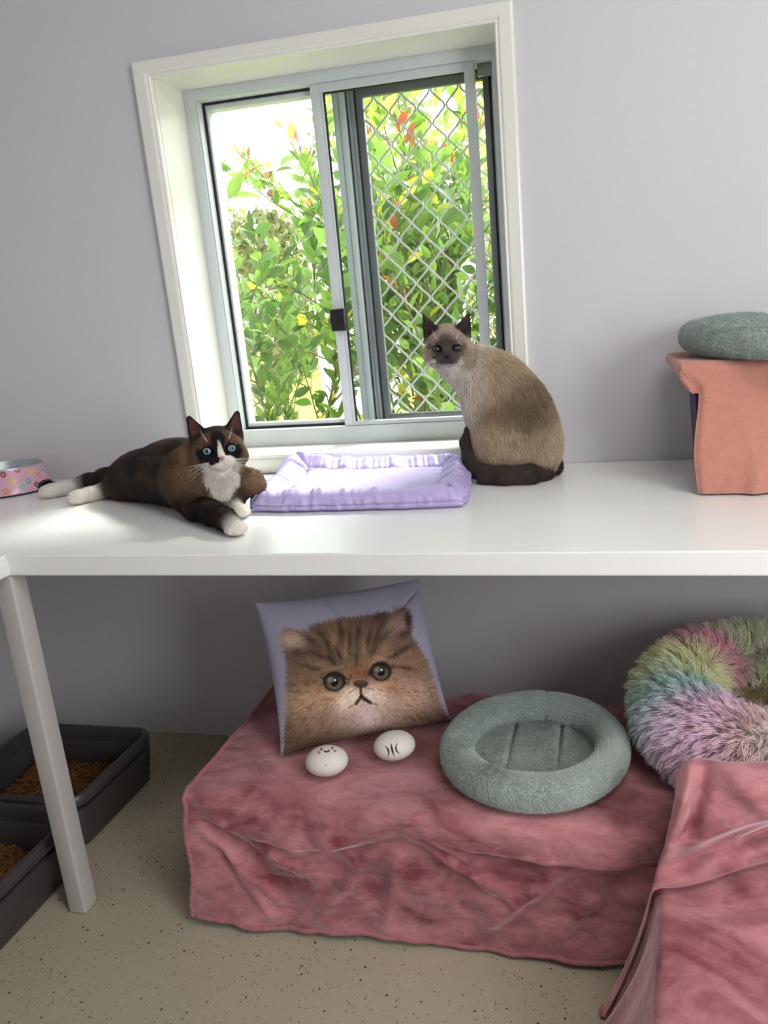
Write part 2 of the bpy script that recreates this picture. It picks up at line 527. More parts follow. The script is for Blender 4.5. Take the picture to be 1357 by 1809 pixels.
def rect_frame(x0, x1, z0, z1, wl, wr, wb, wt, y0, y1, bev=0.0015):
    m = MB()
    m.box(x0, x0 + wl, y0, y1, z0, z1, bev); m.box(x1 - wr, x1, y0, y1, z0, z1, bev)
    m.box(x0 + wl, x1 - wr, y0, y1, z0, z0 + wb, bev); m.box(x0 + wl, x1 - wr, y0, y1, z1 - wt, z1, bev)
    return m
# moulded casing swept round the opening with mitred corners
def casing():
    prof = [(0.0, 0.001), (0.0, -0.012), (0.003, -0.0145), (0.006, -0.0135), (0.008, -0.016), (0.012, -0.018), (0.034, -0.0195), (0.0385, -0.018), (0.040, -0.014), (0.040, 0.001)]
    x0, x1, z0, z1 = WXL, WXR, WZB, WZT - 0.004
    P = np.zeros((4, len(prof), 3))
    for c, (sx, sz) in enumerate(((-1, -1), (1, -1), (1, 1), (-1, 1))):
        for j, (o, y) in enumerate(prof):
            wz = o * (0.045 / 0.040) if sz < 0 else o * (0.034 / 0.040)
            P[c, j] = ((x0 if sx < 0 else x1) + sx * o, y, (z0 if sz < 0 else z1) + sz * wz)
    m = MB(); m.grid(P, True, False)
    return m
casing().build('casing', M_CASING, win, autos=20)
# reveal lining: four boards
m = MB()
m.box(WXL - 0.012, WXL, 0.0, 0.2, WZB - 0.012, WZT + 0.012); m.box(WXR, WXR + 0.012, 0.0, 0.2, WZB - 0.012, WZT + 0.012)
m.box(WXL, WXR, 0.0, 0.2, WZT, WZT + 0.012)
m.build('reveal_lining', M_CASING, win, smooth=False)
MB().box(WXL, WXR, -0.004, 0.2, WZB - 0.012, WZB, 0.002).build('window_sill', M_CASING, win, autos=30)
# outer aluminium frame, with a step towards the glass
m = MB()
m.box(WXL, 0.071, 0.125, 0.225, WZB, WZT, 0.001); m.box(0.795, WXR, 0.125, 0.24, WZB, WZT, 0.001)
m.box(0.071, 0.795, 0.125, 0.24, 1.643, WZT, 0.001); m.box(0.071, 0.795, 0.125, 0.24, WZB, 0.8395, 0.001)
m.box(0.071, 0.0755, 0.129, 0.2, 0.8395, 1.643, 0.0007)
m.build('outer_frame', M_ALU, win, autos=30)
MB().box(0.757, 0.795, 0.158, 0.172, 1.618, 1.643, 0.001).build('head_block', M_ALUG, win, autos=30)
# fixed pane on the left
rect_frame(0.0755, 0.372, 0.8395, 1.643, 0.0055, 0.004, 0.006, 0.005, 0.1525, 0.19, 0.0005).build('gasket', M_RUBBER, win, autos=30)
rect_frame(0.081, 0.369, 0.8455, 1.638, 0.006, 0.004, 0.0095, 0.0115, 0.156, 0.186, 0.001).build('glazing_bead', M_ALU, win, autos=30)
MB().box(0.084, 0.40, 0.168, 0.172, 0.853, 1.629).build('fixed_pane', M_GLASS, win, smooth=False)
# sliding sash
rect_frame(0.3645, 0.754, 0.8400, 1.6425, 0.022, 0.023, 0.0105, 0.019, 0.131, 0.151, 0.001).build('sliding_sash', M_ALU, win, autos=30)
m = MB(); m.box(0.3865, 0.3935, 0.1335, 0.150, 0.8505, 1.6235, 0.001); m.build('stile_return', M_ALU, win, autos=30)
m = MB(); m.box(0.3935, 0.3958, 0.136, 0.146, 0.8505, 1.6235); m.box(0.3958, 0.731, 0.136, 0.146, 1.6215, 1.6235)
m.build('sash_gasket', M_RUBBER, win, smooth=False)
MB().box(0.3945, 0.7315, 0.139, 0.143, 0.8505, 1.6225).build('sliding_pane', M_GLASS, win, smooth=False)
# vertical members behind the sash that carry the security screen
m = MB(); m.box(0.394, 0.413, 0.195, 0.235, 0.8395, 1.643, 0.0015); m.box(0.413, 0.428, 0.188, 0.235, 0.8395, 1.643, 0.002)
m.build('meeting_post', M_ALU, win, autos=30)
m = MB(); m.box(0.4335, 0.4395, 0.19, 0.215, 0.8395, 1.643, 0.001); m.box(0.4395, 0.4485, 0.194, 0.215, 0.8395, 1.643, 0.001)
m.build('screen_channel', M_ALUG, win, autos=30)
m = MB(); m.box(0.428, 0.4335, 0.2, 0.22, 0.8395, 1.643); m.box(0.4485, 0.454, 0.2, 0.22, 0.8395, 1.643); m.box(0.777, 0.7865, 0.2, 0.222, 0.8395, 1.643); m.box(0.454, 0.777, 0.2, 0.222, 1.6365, 1.643)
m.build('screen_seal', M_RUBBER, win, smooth=False)
m = MB(); m.box(0.7865, 0.795, 0.168, 0.222, 0.8395, 1.643, 0.001); m.build('side_channel', M_ALUG, win, autos=30)
rect_frame(0.454, 0.777, 0.8405, 1.6365, 0.0165, 0.0145, 0.0165, 0.0165, 0.197, 0.213, 0.001).build('screen_frame', M_ALUD, win, autos=30)
def grille():
    """zig-zag strips bonded at their touching points"""
    m = MB(); px, pz, zt = 0.0697, 0.0725, 1.6155
    r = 0.0014
    def tri(s):             # rounded triangle wave, -1..1 with flat contacts
        a = (s % 1.0); t = 1 - 4 * abs(a - 0.5)
        return np.clip(t * 1.10, -1, 1)
    zs = np.linspace(0.85, 1.625, int((1.625 - 0.85) / 0.0022))
    for k in range(-1, 11):
        xc = 0.4440 + px * 0.5 * k
        ph = 0.5 if k % 2 else 0.0
        w = np.array([tri((zt - z) / pz + ph) for z in zs])
        w = np.convolve(np.pad(w, 3, mode='edge'), np.ones(7) / 7, 'valid')
        w = np.clip(w * 1.06, -1, 1)
        xs = xc + (px * 0.25 - 0.0009) * w
        ok = (xs > 0.4665) & (xs < 0.766)
        seg = []
        for i in range(len(zs)):
            if ok[i]: seg.append((xs[i], 0.205, zs[i]))
            if (not ok[i] or i == len(zs) - 1) and seg:
                if len(seg) > 2: m.tube(seg, 0.0015, 6, flat=1.8)
                seg = []
    return m
grille().build('diamond_grille', M_GRILLE, win, autos=60)
lock = MB().box(0.3615, 0.400, 0.112, 0.1315, 1.0795, 1.1335, 0.003, 3).build('sash_lock', M_LOCK, win, autos=40)
m = MB(); m.lathe([(0.0, -0.003), (0.0055, -0.003), (0.0062, -0.002), (0.0062, 0.002)], 20)
k = m.build('lock_cylinder', M_CHROME, lock, world=False)
k.matrix_world = Matrix.Translation((0.366, 0.111, 1.106)) @ Matrix.Rotation(math.radians(90), 4, 'X')
# ------------------------------------------------------------------ outside the window
GZ = -0.30
def mat_lawn():
    n = Nt('lawn_grass')
    c = n.mix(n.noise(2.0, 6), (0.17, 0.21, 0.018), (0.28, 0.29, 0.035))
    c = n.mix(n.noise(40, 3), c, (0.24, 0.25, 0.03))
    n.set(Base_Color=c, Roughness=0.9); n.bump(n.noise(150, 4), 0.6, 0.02)
    return n.m
struct(MB().box(-30, 30, 0.2, 60, GZ - 0.2, GZ).build('lawn', mat_lawn(), smooth=False))
M_LEAF = attr_mat('leaf', 0.45, 0.4, trans=0.5)
M_STEM = simple('green_brown_stem', (0.16, 0.13, 0.06), 0.7, var=0.3, vscale=20)
M_BARK = simple('bark', (0.22, 0.19, 0.15), 0.9, var=0.3, vscale=8)

class Leaves:
    def __init__(s): s.V = []; s.F = []; s.C = []; s.n = 0
    def add(s, p, d, nrm, L, W, col, curl=0.25, fold=0.35, nseg=4):
        d = d / np.linalg.norm(d); side = np.cross(d, nrm); side /= np.linalg.norm(side) + 1e-9; nn = np.cross(side, d)
        t = np.linspace(0, 1, nseg + 1)
        w = W * np.sin(np.pi * np.clip(t, 0.0, 1) ** 0.85) ** 0.8; w[0] = w[-1] = W * 0.02
        mid = p + np.outer(t * L, d) + np.outer(-curl * L * t ** 2, nn)
        up = np.outer(fold * w, nn)
        V = np.concatenate([mid + np.outer(w, side) + up, mid, mid - np.outer(w, side) + up])
        k = nseg + 1
        for i in range(nseg):
            for r in (0, 1):
                a = r * k + i
                s.F.append((s.n + a, s.n + a + 1, s.n + a + k + 1, s.n + a + k))
        s.V.append(V); s.C.append(np.tile(col, (3 * k, 1)) * np.concatenate([np.full(k, 1.0), np.full(k, 0.85), np.full(k, 1.0)])[:, None]); s.n += 3 * k
    def build(s, name, parent):
        return mesh_obj(name, np.concatenate(s.V), s.F, M_LEAF, parent, colors=np.concatenate(s.C))

GREENS = np.array([[0.085, 0.165, 0.035], [0.13, 0.235, 0.045], [0.19, 0.31, 0.055], [0.20, 0.42, 0.05], [0.05, 0.14, 0.035]])
def shrub(label, base, n_stems, h, spread, seed, redness=0.1, leaf=0.06, dens=1.0, thin=0.3, cat='shrub'):
    rng = np.random.default_rng(seed)
    root = thing('leafy_shrub', label, cat, (base[0], base[1], GZ))
    lv = Leaves(); st = MB()
    def branch(p, d, length, r, depth):
        n = max(4, int(length / 0.07)); pts = [p]
        dd = d / np.linalg.norm(d)
        for i in range(n):
            dd = dd + rng.normal(0, 0.07, 3) + np.array([0, 0, 0.035]); dd /= np.linalg.norm(dd)
            pts.append(pts[-1] + dd * length / n)
        pts = np.array(pts)
        st.tube(pts, np.linspace(r, r * 0.35, len(pts)), 5)
        T = np.gradient(pts, axis=0)
        start = 0.28 if depth == 0 else 0.12
        m = int(length / 0.024 * dens)
        for j in range(m):
            t = start + (1 - start) * (j + rng.random()) / m
            f = t * (len(pts) - 1); i = min(int(f), len(pts) - 2)
            q = pts[i] + (pts[i + 1] - pts[i]) * (f - i)
            if q[2] < 0.45 or (q[2] < 1.0 and rng.random() < thin): continue
            a = j * 2.4 + rng.normal(0, 0.5)
            out = np.array([math.cos(a), math.sin(a), 0.25 + 0.5 * rng.random()])
            tt = T[i] / np.linalg.norm(T[i])
            ld = out + tt * (0.3 + 0.9 * t) + rng.normal(0, 0.2, 3)
            nr = np.array([0, 0, 1.0]) + 0.6 * rng.normal(0, 1, 3)
            L = leaf * rng.uniform(0.65, 1.35) * (1.0 - 0.35 * max(0, t - 0.75) / 0.25)
            top = sstep(1.45, 1.8, q[2])
            c = GREENS[rng.integers(0, 3)] * rng.uniform(0.8, 1.25)
            c = c * (1 - 0.6 * top * rng.random()) + np.array([0.34, 0.52, 0.05]) * (0.75 * top * rng.random())
            if rng.random() < 0.05: c = np.array([0.55, 0.55, 0.05])
            if rng.random() < redness * (0.10 + 1.8 * top * (t > 0.8)): c = np.array([[0.42, 0.07, 0.04], [0.50, 0.18, 0.06], [0.35, 0.10, 0.07]][rng.integers(0, 3)])
            lv.add(q + ld * 0.006, ld, nr, L, L * rng.uniform(0.22, 0.30), c, rng.uniform(0.0, 0.4), rng.uniform(0.1, 0.5))
        if depth < 2:
            for _ in range(rng.integers(3, 6) if depth == 0 else rng.integers(1, 3)):
                t = rng.uniform(0.35, 0.9); i = int(t * (len(pts) - 1))
                a = rng.uniform(0, 6.28)
                branch(pts[i], np.array([math.cos(a), math.sin(a), rng.uniform(0.5, 1.3)]), length * rng.uniform(0.22, 0.4), r * 0.5, depth + 1)
    for k in range(n_stems):
        a = 6.28 * k / n_stems + rng.normal(0, 0.3); rr = 0.05 * rng.random()
        p = np.array([base[0] + rr * math.cos(a), base[1] + rr * math.sin(a), GZ])
        lean = spread * rng.uniform(0.3, 1.0)
        branch(p, np.array([math.cos(a) * lean, math.sin(a) * lean * 0.7, 1.0]), h * rng.uniform(0.8, 1.05), 0.008, 0)
    lv.build('foliage', root); st.build('stem', M_STEM, root)
    return root
shrub('sparse leafy shrub outside the left window pane with bright sky above its tips', (-0.22, 1.05), 11, 2.02, 0.24, 3, 0.03, 0.068, 1.0, 0.5)
shrub('taller shrub with red young leaves behind the lock side of the window', (0.30, 1.30), 11, 2.25, 0.20, 8, 0.16, 0.070, 0.85, 0.45)
shrub('dense green shrub filling the view behind the diamond security screen', (0.66, 0.95), 12, 2.25, 0.18, 21, 0.16, 0.070, 0.95, 0.25)

def far_tree(label, x, y, h, r, seed, col, trunk_h):
    rng = np.random.default_rng(seed)
    root = thing('distant_tree', label, 'tree', (x, y, GZ), group='trees beyond the lawn')
    lv = Leaves()
    n = 1500
    for _ in range(n):
        a = rng.uniform(0, 6.28); ph = rng.uniform(-1, 1); rad = r * rng.uniform(0.55, 1.0) * (1 + 0.12 * math.sin(3 * a + seed) + 0.1 * math.sin(5 * ph + seed))
        q = np.array([x + rad * math.cos(a) * math.sqrt(1 - ph * ph), y + rad * math.sin(a) * math.sqrt(1 - ph * ph), GZ + trunk_h + (h - trunk_h) * 0.5 * (1 + ph)])
        L = r * rng.uniform(0.10, 0.22)
        lv.add(q, rng.normal(0, 1, 3) + np.array([0, 0, -0.6]), rng.normal(0, 1, 3) + np.array([0, -0.6, 0.6]), L, L * 0.35, np.array(col) * rng.uniform(0.6, 1.3), 0.2, 0.2, 2)
    lv.build('foliage', root)
    MB().tube([(x, y, GZ), (x + 0.1, y, GZ + trunk_h * 0.6), (x, y, GZ + h * 0.7)], [0.16, 0.12, 0.05], 8).build('trunk', M_BARK, root)
for i, (x, y, h, r, c, th, lab) in enumerate([
    (-10.6, 17.5, 3.9, 1.5, (0.13, 0.18, 0.05), 0.2, 'low olive tree at the left end of the far tree line'),
    (-7.3, 17.0, 4.2, 1.5, (0.17, 0.19, 0.06), 0.2, 'brownish olive tree far behind the sparse left shrub'),
    (-8.9, 22.0, 4.4, 1.6, (0.16, 0.22, 0.08), 0.2, 'olive tree at the back of the gap between two low trees'),
    (-5.1, 22.0, 5.2, 1.8, (0.20, 0.26, 0.09), 0.4, 'green gum tree far behind the lock side of the window'),
    (-3.6, 16.5, 6.6, 1.4, (0.22, 0.27, 0.12), 1.0, 'slender pale gum tree far behind the window posts'),
    (-1.2, 21.0, 9.0, 2.0, (0.25, 0.28, 0.14), 1.0, 'tallest pale gum tree far behind the security screen'),
    (3.4, 22.0, 8.5, 1.7, (0.22, 0.27, 0.10), 1.2, 'pale gum tree at the right end of the far tree line')]):
    far_tree(lab, x, y, h, r, 40 + i, c, th)
M_SHEDW = simple('white_shed_cladding', (0.85, 0.86, 0.86), 0.5, var=0.03)
M_SHEDR = simple('pale_metal_roof', (0.70, 0.72, 0.72), 0.4, var=0.05)
shed = thing('garden_shed', 'white shed with a pale roof glimpsed across the lawn through the shrubs', 'shed', (-2.7, 9.8, GZ))
MB().box(-3.1, -2.3, 9.0, 10.6, GZ, 2.15).build('shed_wall', M_SHEDW, shed, smooth=False)
m = MB(); m.box(-3.2, -2.2, 8.9, 10.7, 2.15, 2.23, 0.01); m.build('shed_roof', M_SHEDR, shed, smooth=False)
M_DOORG = simple('grey_shed_door', (0.45, 0.47, 0.48), 0.5)
MB().box(-2.95, -2.5, 8.985, 9.005, GZ, 1.65).build('shed_door', M_DOORG, shed, smooth=False)
# ------------------------------------------------------------------ litter trays
M_TRAY = simple('dark_grey_tray_plastic', (0.050, 0.045, 0.045), 0.42, var=0.06)
M_TRAYRIM = simple('dark_grey_rim_plastic', (0.060, 0.052, 0.055), 0.35, var=0.06)
M_PELLET = attr_mat('wood_pellet', 0.8, 0.2)
def rrect(hx, hy, r, n=6):
    pts = []
    for cx, cy, a0 in ((hx - r, hy - r, 0), (-hx + r, hy - r, 90), (-hx + r, -hy + r, 180), (hx - r, -hy + r, 270)):
        for k in range(n + 1):
            a = math.radians(a0 + 90 * k / n); pts.append((cx + r * math.cos(a), cy + r * math.sin(a)))
    return np.array(pts)
def loft(hx, hy, r, prof, capb=True, captop=False):
    P = []
    for ins, z in prof:
        q = rrect(hx - ins, hy - ins, max(0.004, r - ins)); P.append(np.column_stack([q, np.full(len(q), z)]))
    m = MB(); V = m.grid(np.array(P), False, True)
    if capb: m.bm.faces.new(V[0][::-1])
    if captop: m.bm.faces.new(V[-1])
    return m
def litter_tray(label, llabel, x, y, seed):
    root = thing('litter_tray', label, 'litter tray', (x, y, 0), group='litter trays under the bench')
    hx, hy = 0.185, 0.158
    loft(hx, hy, 0.045, [(0.026, 0.001), (0.020, 0.003), (0.005, 0.092), (0.006, 0.096), (0.010, 0.0975), (0.022, 0.0975), (0.0245, 0.094), (0.036, 0.008), (0.06, 0.006)], True, True).build('tray_pan', M_TRAY, root, autos=40, world=False)
    loft(hx, hy, 0.048, [(0.019, 0.0985), (0.019, 0.108), (0.003, 0.1085), (0.001, 0.112), (0.002, 0.126), (0.006, 0.132), (0.012, 0.133), (0.018, 0.130), (0.0212, 0.120), (0.0232, 0.0985), (0.0205, 0.0985)], False).build('tray_rim', M_TRAYRIM, root, autos=40, world=False)
    rng = np.random.default_rng(seed)
    n = 3600; V = []; F = []; C = []
    px = rng.uniform(-1, 1, n) * (hx - 0.042); py = rng.uniform(-1, 1, n) * (hy - 0.042)
    hz = 0.032 + 0.024 * fbm(p3(px * 9, py * 9, seed), 3)
    for i in range(n):
        a = rng.uniform(0, 6.28); el = rng.normal(0, 0.25); L = rng.uniform(0.004, 0.008); r = 0.0024
        d = np.array([math.cos(a) * math.cos(el), math.sin(a) * math.cos(el), math.sin(el)]); s1 = np.array([-math.sin(a), math.cos(a), 0]); s2 = np.cross(d, s1)
        c = np.array([px[i], py[i], hz[i] + rng.uniform(0, 0.006)])
        k = len(V)
        for e in (-1, 1):
            for q in range(5):
                t = 6.283 * q / 5; V.append(c + d * L * e + r * (math.cos(t) * s1 + math.sin(t) * s2))
        for q in range(5): F.append((k + q, k + (q + 1) % 5, k + 5 + (q + 1) % 5, k + 5 + q))
        F.append(tuple(k + q for q in range(4, -1, -1))); F.append(tuple(k + 5 + q for q in range(5)))
        C += [np.array([0.165, 0.075, 0.022]) * rng.uniform(0.35, 1.5)] * 10
    # a bed of pellets under the loose ones
    k = len(V); g = 24
    gx, gy = np.meshgrid(np.linspace(-1, 1, g) * (hx - 0.038), np.linspace(-1, 1, g) * (hy - 0.038), indexing='ij')
    gz = 0.029 + 0.024 * fbm(p3(gx * 9, gy * 9, seed), 3)
    V += list(np.stack([gx, gy, gz], -1).reshape(-1, 3)); C += [np.array([0.04, 0.018, 0.007])] * (g * g)
    F += [(k + i * g + j, k + (i + 1) * g + j, k + (i + 1) * g + j + 1, k + i * g + j + 1) for i in range(g - 1) for j in range(g - 1)]
    V = np.array(V) + np.array([x, y, 0])
    o = mesh_obj('wood_pellet_litter', V, F, M_PELLET, None, False, colors=np.array(C))
    tag(o, llabel, 'cat litter', None, 'stuff')
litter_tray('dark grey litter tray against the back wall behind the bench leg', 'brown wood pellets filling the litter tray by the back wall', -0.298, -0.345, 5)
litter_tray('dark grey litter tray in front, its long side running past the bench leg', 'brown wood pellets filling the litter tray nearer the viewer', -0.272, -0.668, 6)

# ------------------------------------------------------------------ plush materials
def mat_velvet(name, dark, light, scale=6.0, sheen=0.5):
    n = Nt(name)
    f1 = n.noise(scale, 4, 0.5, dist=1.2, stretch=(0.6, 0.9, 1.3)); f2 = n.noise(scale * 3.2, 4, 0.55, dist=1.0, stretch=(0.55, 0.85, 1.4))
    c1 = n.ramp(f1, [(0.38, dark), (0.47, tuple(0.5 * a + 0.5 * b for a, b in zip(dark, light))), (0.62, light)])
    c2 = n.ramp(f2, [(0.41, dark), (0.58, light)])
    c2 = n.mix(0.35, c2, n.ramp(n.noise(scale * 13, 4, 0.6, dist=0.6, stretch=(0.5, 0.9, 1.4)), [(0.38, dark), (0.64, light)]))
    n.set(Base_Color=n.mix(0.46, c1, c2), Roughness=0.8, Sheen_Weight=sheen, Sheen_Roughness=0.42)
    n.b.inputs['Specular IOR Level'].default_value = 0.1
    n.set(Sheen_Tint=(1.0, 0.74, 0.77))
    b1 = n.new('ShaderNodeBump'); b1.inputs['Strength'].default_value = 0.55; b1.inputs['Distance'].default_value = 0.006; n.link(f2, b1.inputs['Height'])
    b2 = n.new('ShaderNodeBump'); b2.inputs['Strength'].default_value = 0.35; b2.inputs['Distance'].default_value = 0.0012; n.link(n.noise(700, 2), b2.inputs['Height']); n.link(b1.outputs[0], b2.inputs['Normal'])
    n.link(b2.outputs[0], n.b.inputs['Normal'])
    return n.m
M_PINK = mat_velvet('rose_velvet', (0.165, 0.034, 0.046), (0.55, 0.245, 0.265), sheen=1.0)
M_PINKHEM = simple('rose_hem', (0.40, 0.145, 0.165), 0.9, var=0.2, vscale=60, bump=(260, 0.6, 0.002), sheen=0.4)
M_FUR = attr_mat('soft_fur', 0.65, 0.15)
M_SAGE = simple('sage_plush_base', (0.40, 0.47, 0.435), 0.95, var=0.12, vscale=14, sheen=0.3)
M_SEAM = simple('seam_shadow_thread', (0.05, 0.075, 0.065), 0.9)

# ------------------------------------------------------------------ rose blanket over the low box at the back
def blanket_back():
    X0, X1, YB, YF, ZT = 0.255, 1.76, -0.232, -0.645, 0.28
    root = thing('rose_blanket', 'rose velvet blanket covering the low box below the cat print cushion', 'blanket', ((X0 + X1) / 2, -0.45, 0))
    xs = np.linspace(X0, X1, 300)
    def prof(x):
        """front edge: list of (y,z) as function of arc parameter"""
        u = np.linspace(0, 1, 190)
        soft = 0.014 + 0.055 * np.exp(-((x - 0.45) / 0.13) ** 2) + 0.010 * np.exp(-((x - 0.95) / 0.16) ** 2)
        return u, soft
    rows = []
    nt, nf = 90, 120
    for x in xs:
        u, r = prof(x)
        # top
        t = np.linspace(0, 1, nt)
        y = YB + (YF + r - YB) * t
        z = np.full(nt, ZT)
        a = np.linspace(0, np.pi / 2, 14)[1:]
        ya = YF + r - r * np.sin(a); za = ZT - r + r * np.cos(a)
        zz = np.linspace(ZT - r, 0.014, nf)[1:]
        yf = np.full(len(zz), YF)
        Y = np.concatenate([y, ya, yf]); Z = np.concatenate([z, za, zz])
        rows.append(np.column_stack([np.full(len(Y), x), Y, Z]))
    P = np.array(rows)
    x, y, z = P[..., 0], P[..., 1].copy(), P[..., 2].copy()
    fr = sstep(0.005, 0.05, ZT - z)                       # how far down the front
    top = 1 - fr
    edgeL = sstep(0.0, 0.06, x - X0)
    # gentle waves of the top, rising at the back edge
    z = z + top * (0.012 * (fbm(p3(x * 5, y * 7, 1), 3) - 0.5) + 0.006 * (fbm(p3(x * 16, y * 22, 2), 3) - 0.5))
    bk = np.exp(-((y - YB) / 0.03) ** 2)
    z = z + top * bk * (0.012 * np.exp(-((x - 0.74) / 0.06) ** 2) + 0.010 * np.exp(-((x - 0.27) / 0.05) ** 2) - 0.004)
    # hanging swags: two sagging rolls with a knuckle between them at x = .68
    def swag(c, w, depth, lift):
        g = np.clip(1 - ((x - c) / w) ** 2, 0, 1)
        zc = 0.272 - depth * g
        return lift * g ** 0.7 * np.exp(-(np.maximum(z - zc, 0) / 0.05) ** 2 - (np.minimum(z - zc, 0) / 0.016) ** 2)
    d = swag(0.475, 0.20, 0.060, 0.024) + swag(0.93, 0.26, 0.042, 0.034) + swag(1.35, 0.2, 0.04, 0.02)
    d = d + 0.012 * np.exp(-((x - 0.675) / 0.03) ** 2) * np.exp(-((z - 0.262) / 0.03) ** 2)
    # slanting creases on the drop
    q = fbm(p3(x * 6 + z * 5, z * 3.0 - x * 1.5, 5.0), 3)
    ridge = np.abs(fbm(p3(x * 9 + 6 * z + q, z * 9 - 6 * x, 8.0), 3) - 0.5) * 2
    d = d + fr * edgeL * (0.030 * (q - 0.5) + 0.018 * (ridge - 0.35) + 0.010 * (fbm(p3(x * 22 + 9 * z, z * 16 - 8 * x, 4.0), 3) - 0.5))
    for xa, za, xb, zb, w, h in ((0.68, 0.255, 0.86, 0.12, 0.010, 0.012), (0.70, 0.262, 0.80, 0.19, 0.007, 0.010), (0.27, 0.235, 0.42, 0.07, 0.012, 0.011), (0.29, 0.255, 0.50, 0.13, 0.013, 0.010), (0.33, 0.16, 0.40, 0.04, 0.01, 0.008),
                                 (0.62, 0.22, 0.50, 0.05, 0.014, 0.010), (0.66, 0.2, 0.62, 0.04, 0.012, 0.010), (0.95, 0.2, 0.80, 0.06, 0.014, 0.010), (1.02, 0.18, 0.92, 0.04, 0.012, 0.008)):
        ab = np.array([xb - xa, zb - za]); L2 = ab @ ab
        t = np.clip(((x - xa) * ab[0] + (z - za) * ab[1]) / L2, 0, 1)
        dd = np.hypot(x - xa - t * ab[0], z - za - t * ab[1])
        d = d + fr * 1.5 * h * np.exp(-(dd / w) ** 2) * np.sin(np.pi * np.clip(t, 0.03, 0.97)) ** 0.4
    d = d * (1 - 0.85 * sstep(1.05, 1.13, x))
    flare = 0.014 * fr * sstep(0.25, 0.02, z)
    y = y - d - flare
    # the bottom hem line runs slightly uneven
    zmin = 0.014 + 0.012 * sstep(0.40, 0.26, x) + 0.004 * np.sin(x * 14)
    z = np.where(fr > 0.5, zmin + (z - 0.014) * (0.266 - zmin) / 0.266, z)
    # left edge: the hem leans outwards a little towards the floor
    xo = x.copy(); x = x - np.exp(-((x - X0) / 0.04) ** 2) * fr * (0.004 * np.sin(z * 40) + 0.012 * (0.28 - z) / 0.28)
    P = np.stack([x, y, z], -1)
    m = MB(); m.grid(P)
    # left drop down to the floor and right, back drops
    left = P[0, :nt + 4]
    L = np.array([[p[0] + 0.004 * k, p[1], p[2] + (0.01 - p[2]) * k / 6] for k in range(7) for p in left]).reshape(7, -1, 3)
    m.grid(L)
    back = P[:, 0]
    B = np.array([[p[0], p[1] + 0.002 * k, p[2] + (0.01 - p[2]) * k / 6] for k in range(7) for p in back]).reshape(7, -1, 3)
    m.grid(B)
    o = m.build('blanket_cloth', M_PINK, root, autos=None)
    # stitched hem
    hem = [P[0, j] + np.array([-0.001, -0.001 if j > nt else 0, 0.001]) for j in range(2, P.shape[1], 3)]
    h2 = [P[i, -1] for i in range(0, P.shape[0], 2)]
    k = MB(); wob = lambda A: np.array(A) + 0.0012 * np.sin(np.arange(len(A)) * 1.9)[:, None] * np.array([1, 0.5, 0.5])
    k.tube(wob(hem), 0.0045, 6); k.tube(np.array(h2), 0.0045, 6)
    k.build('stitched_hem', M_PINKHEM, root, autos=None)
    return P
BLK = blanket_back()

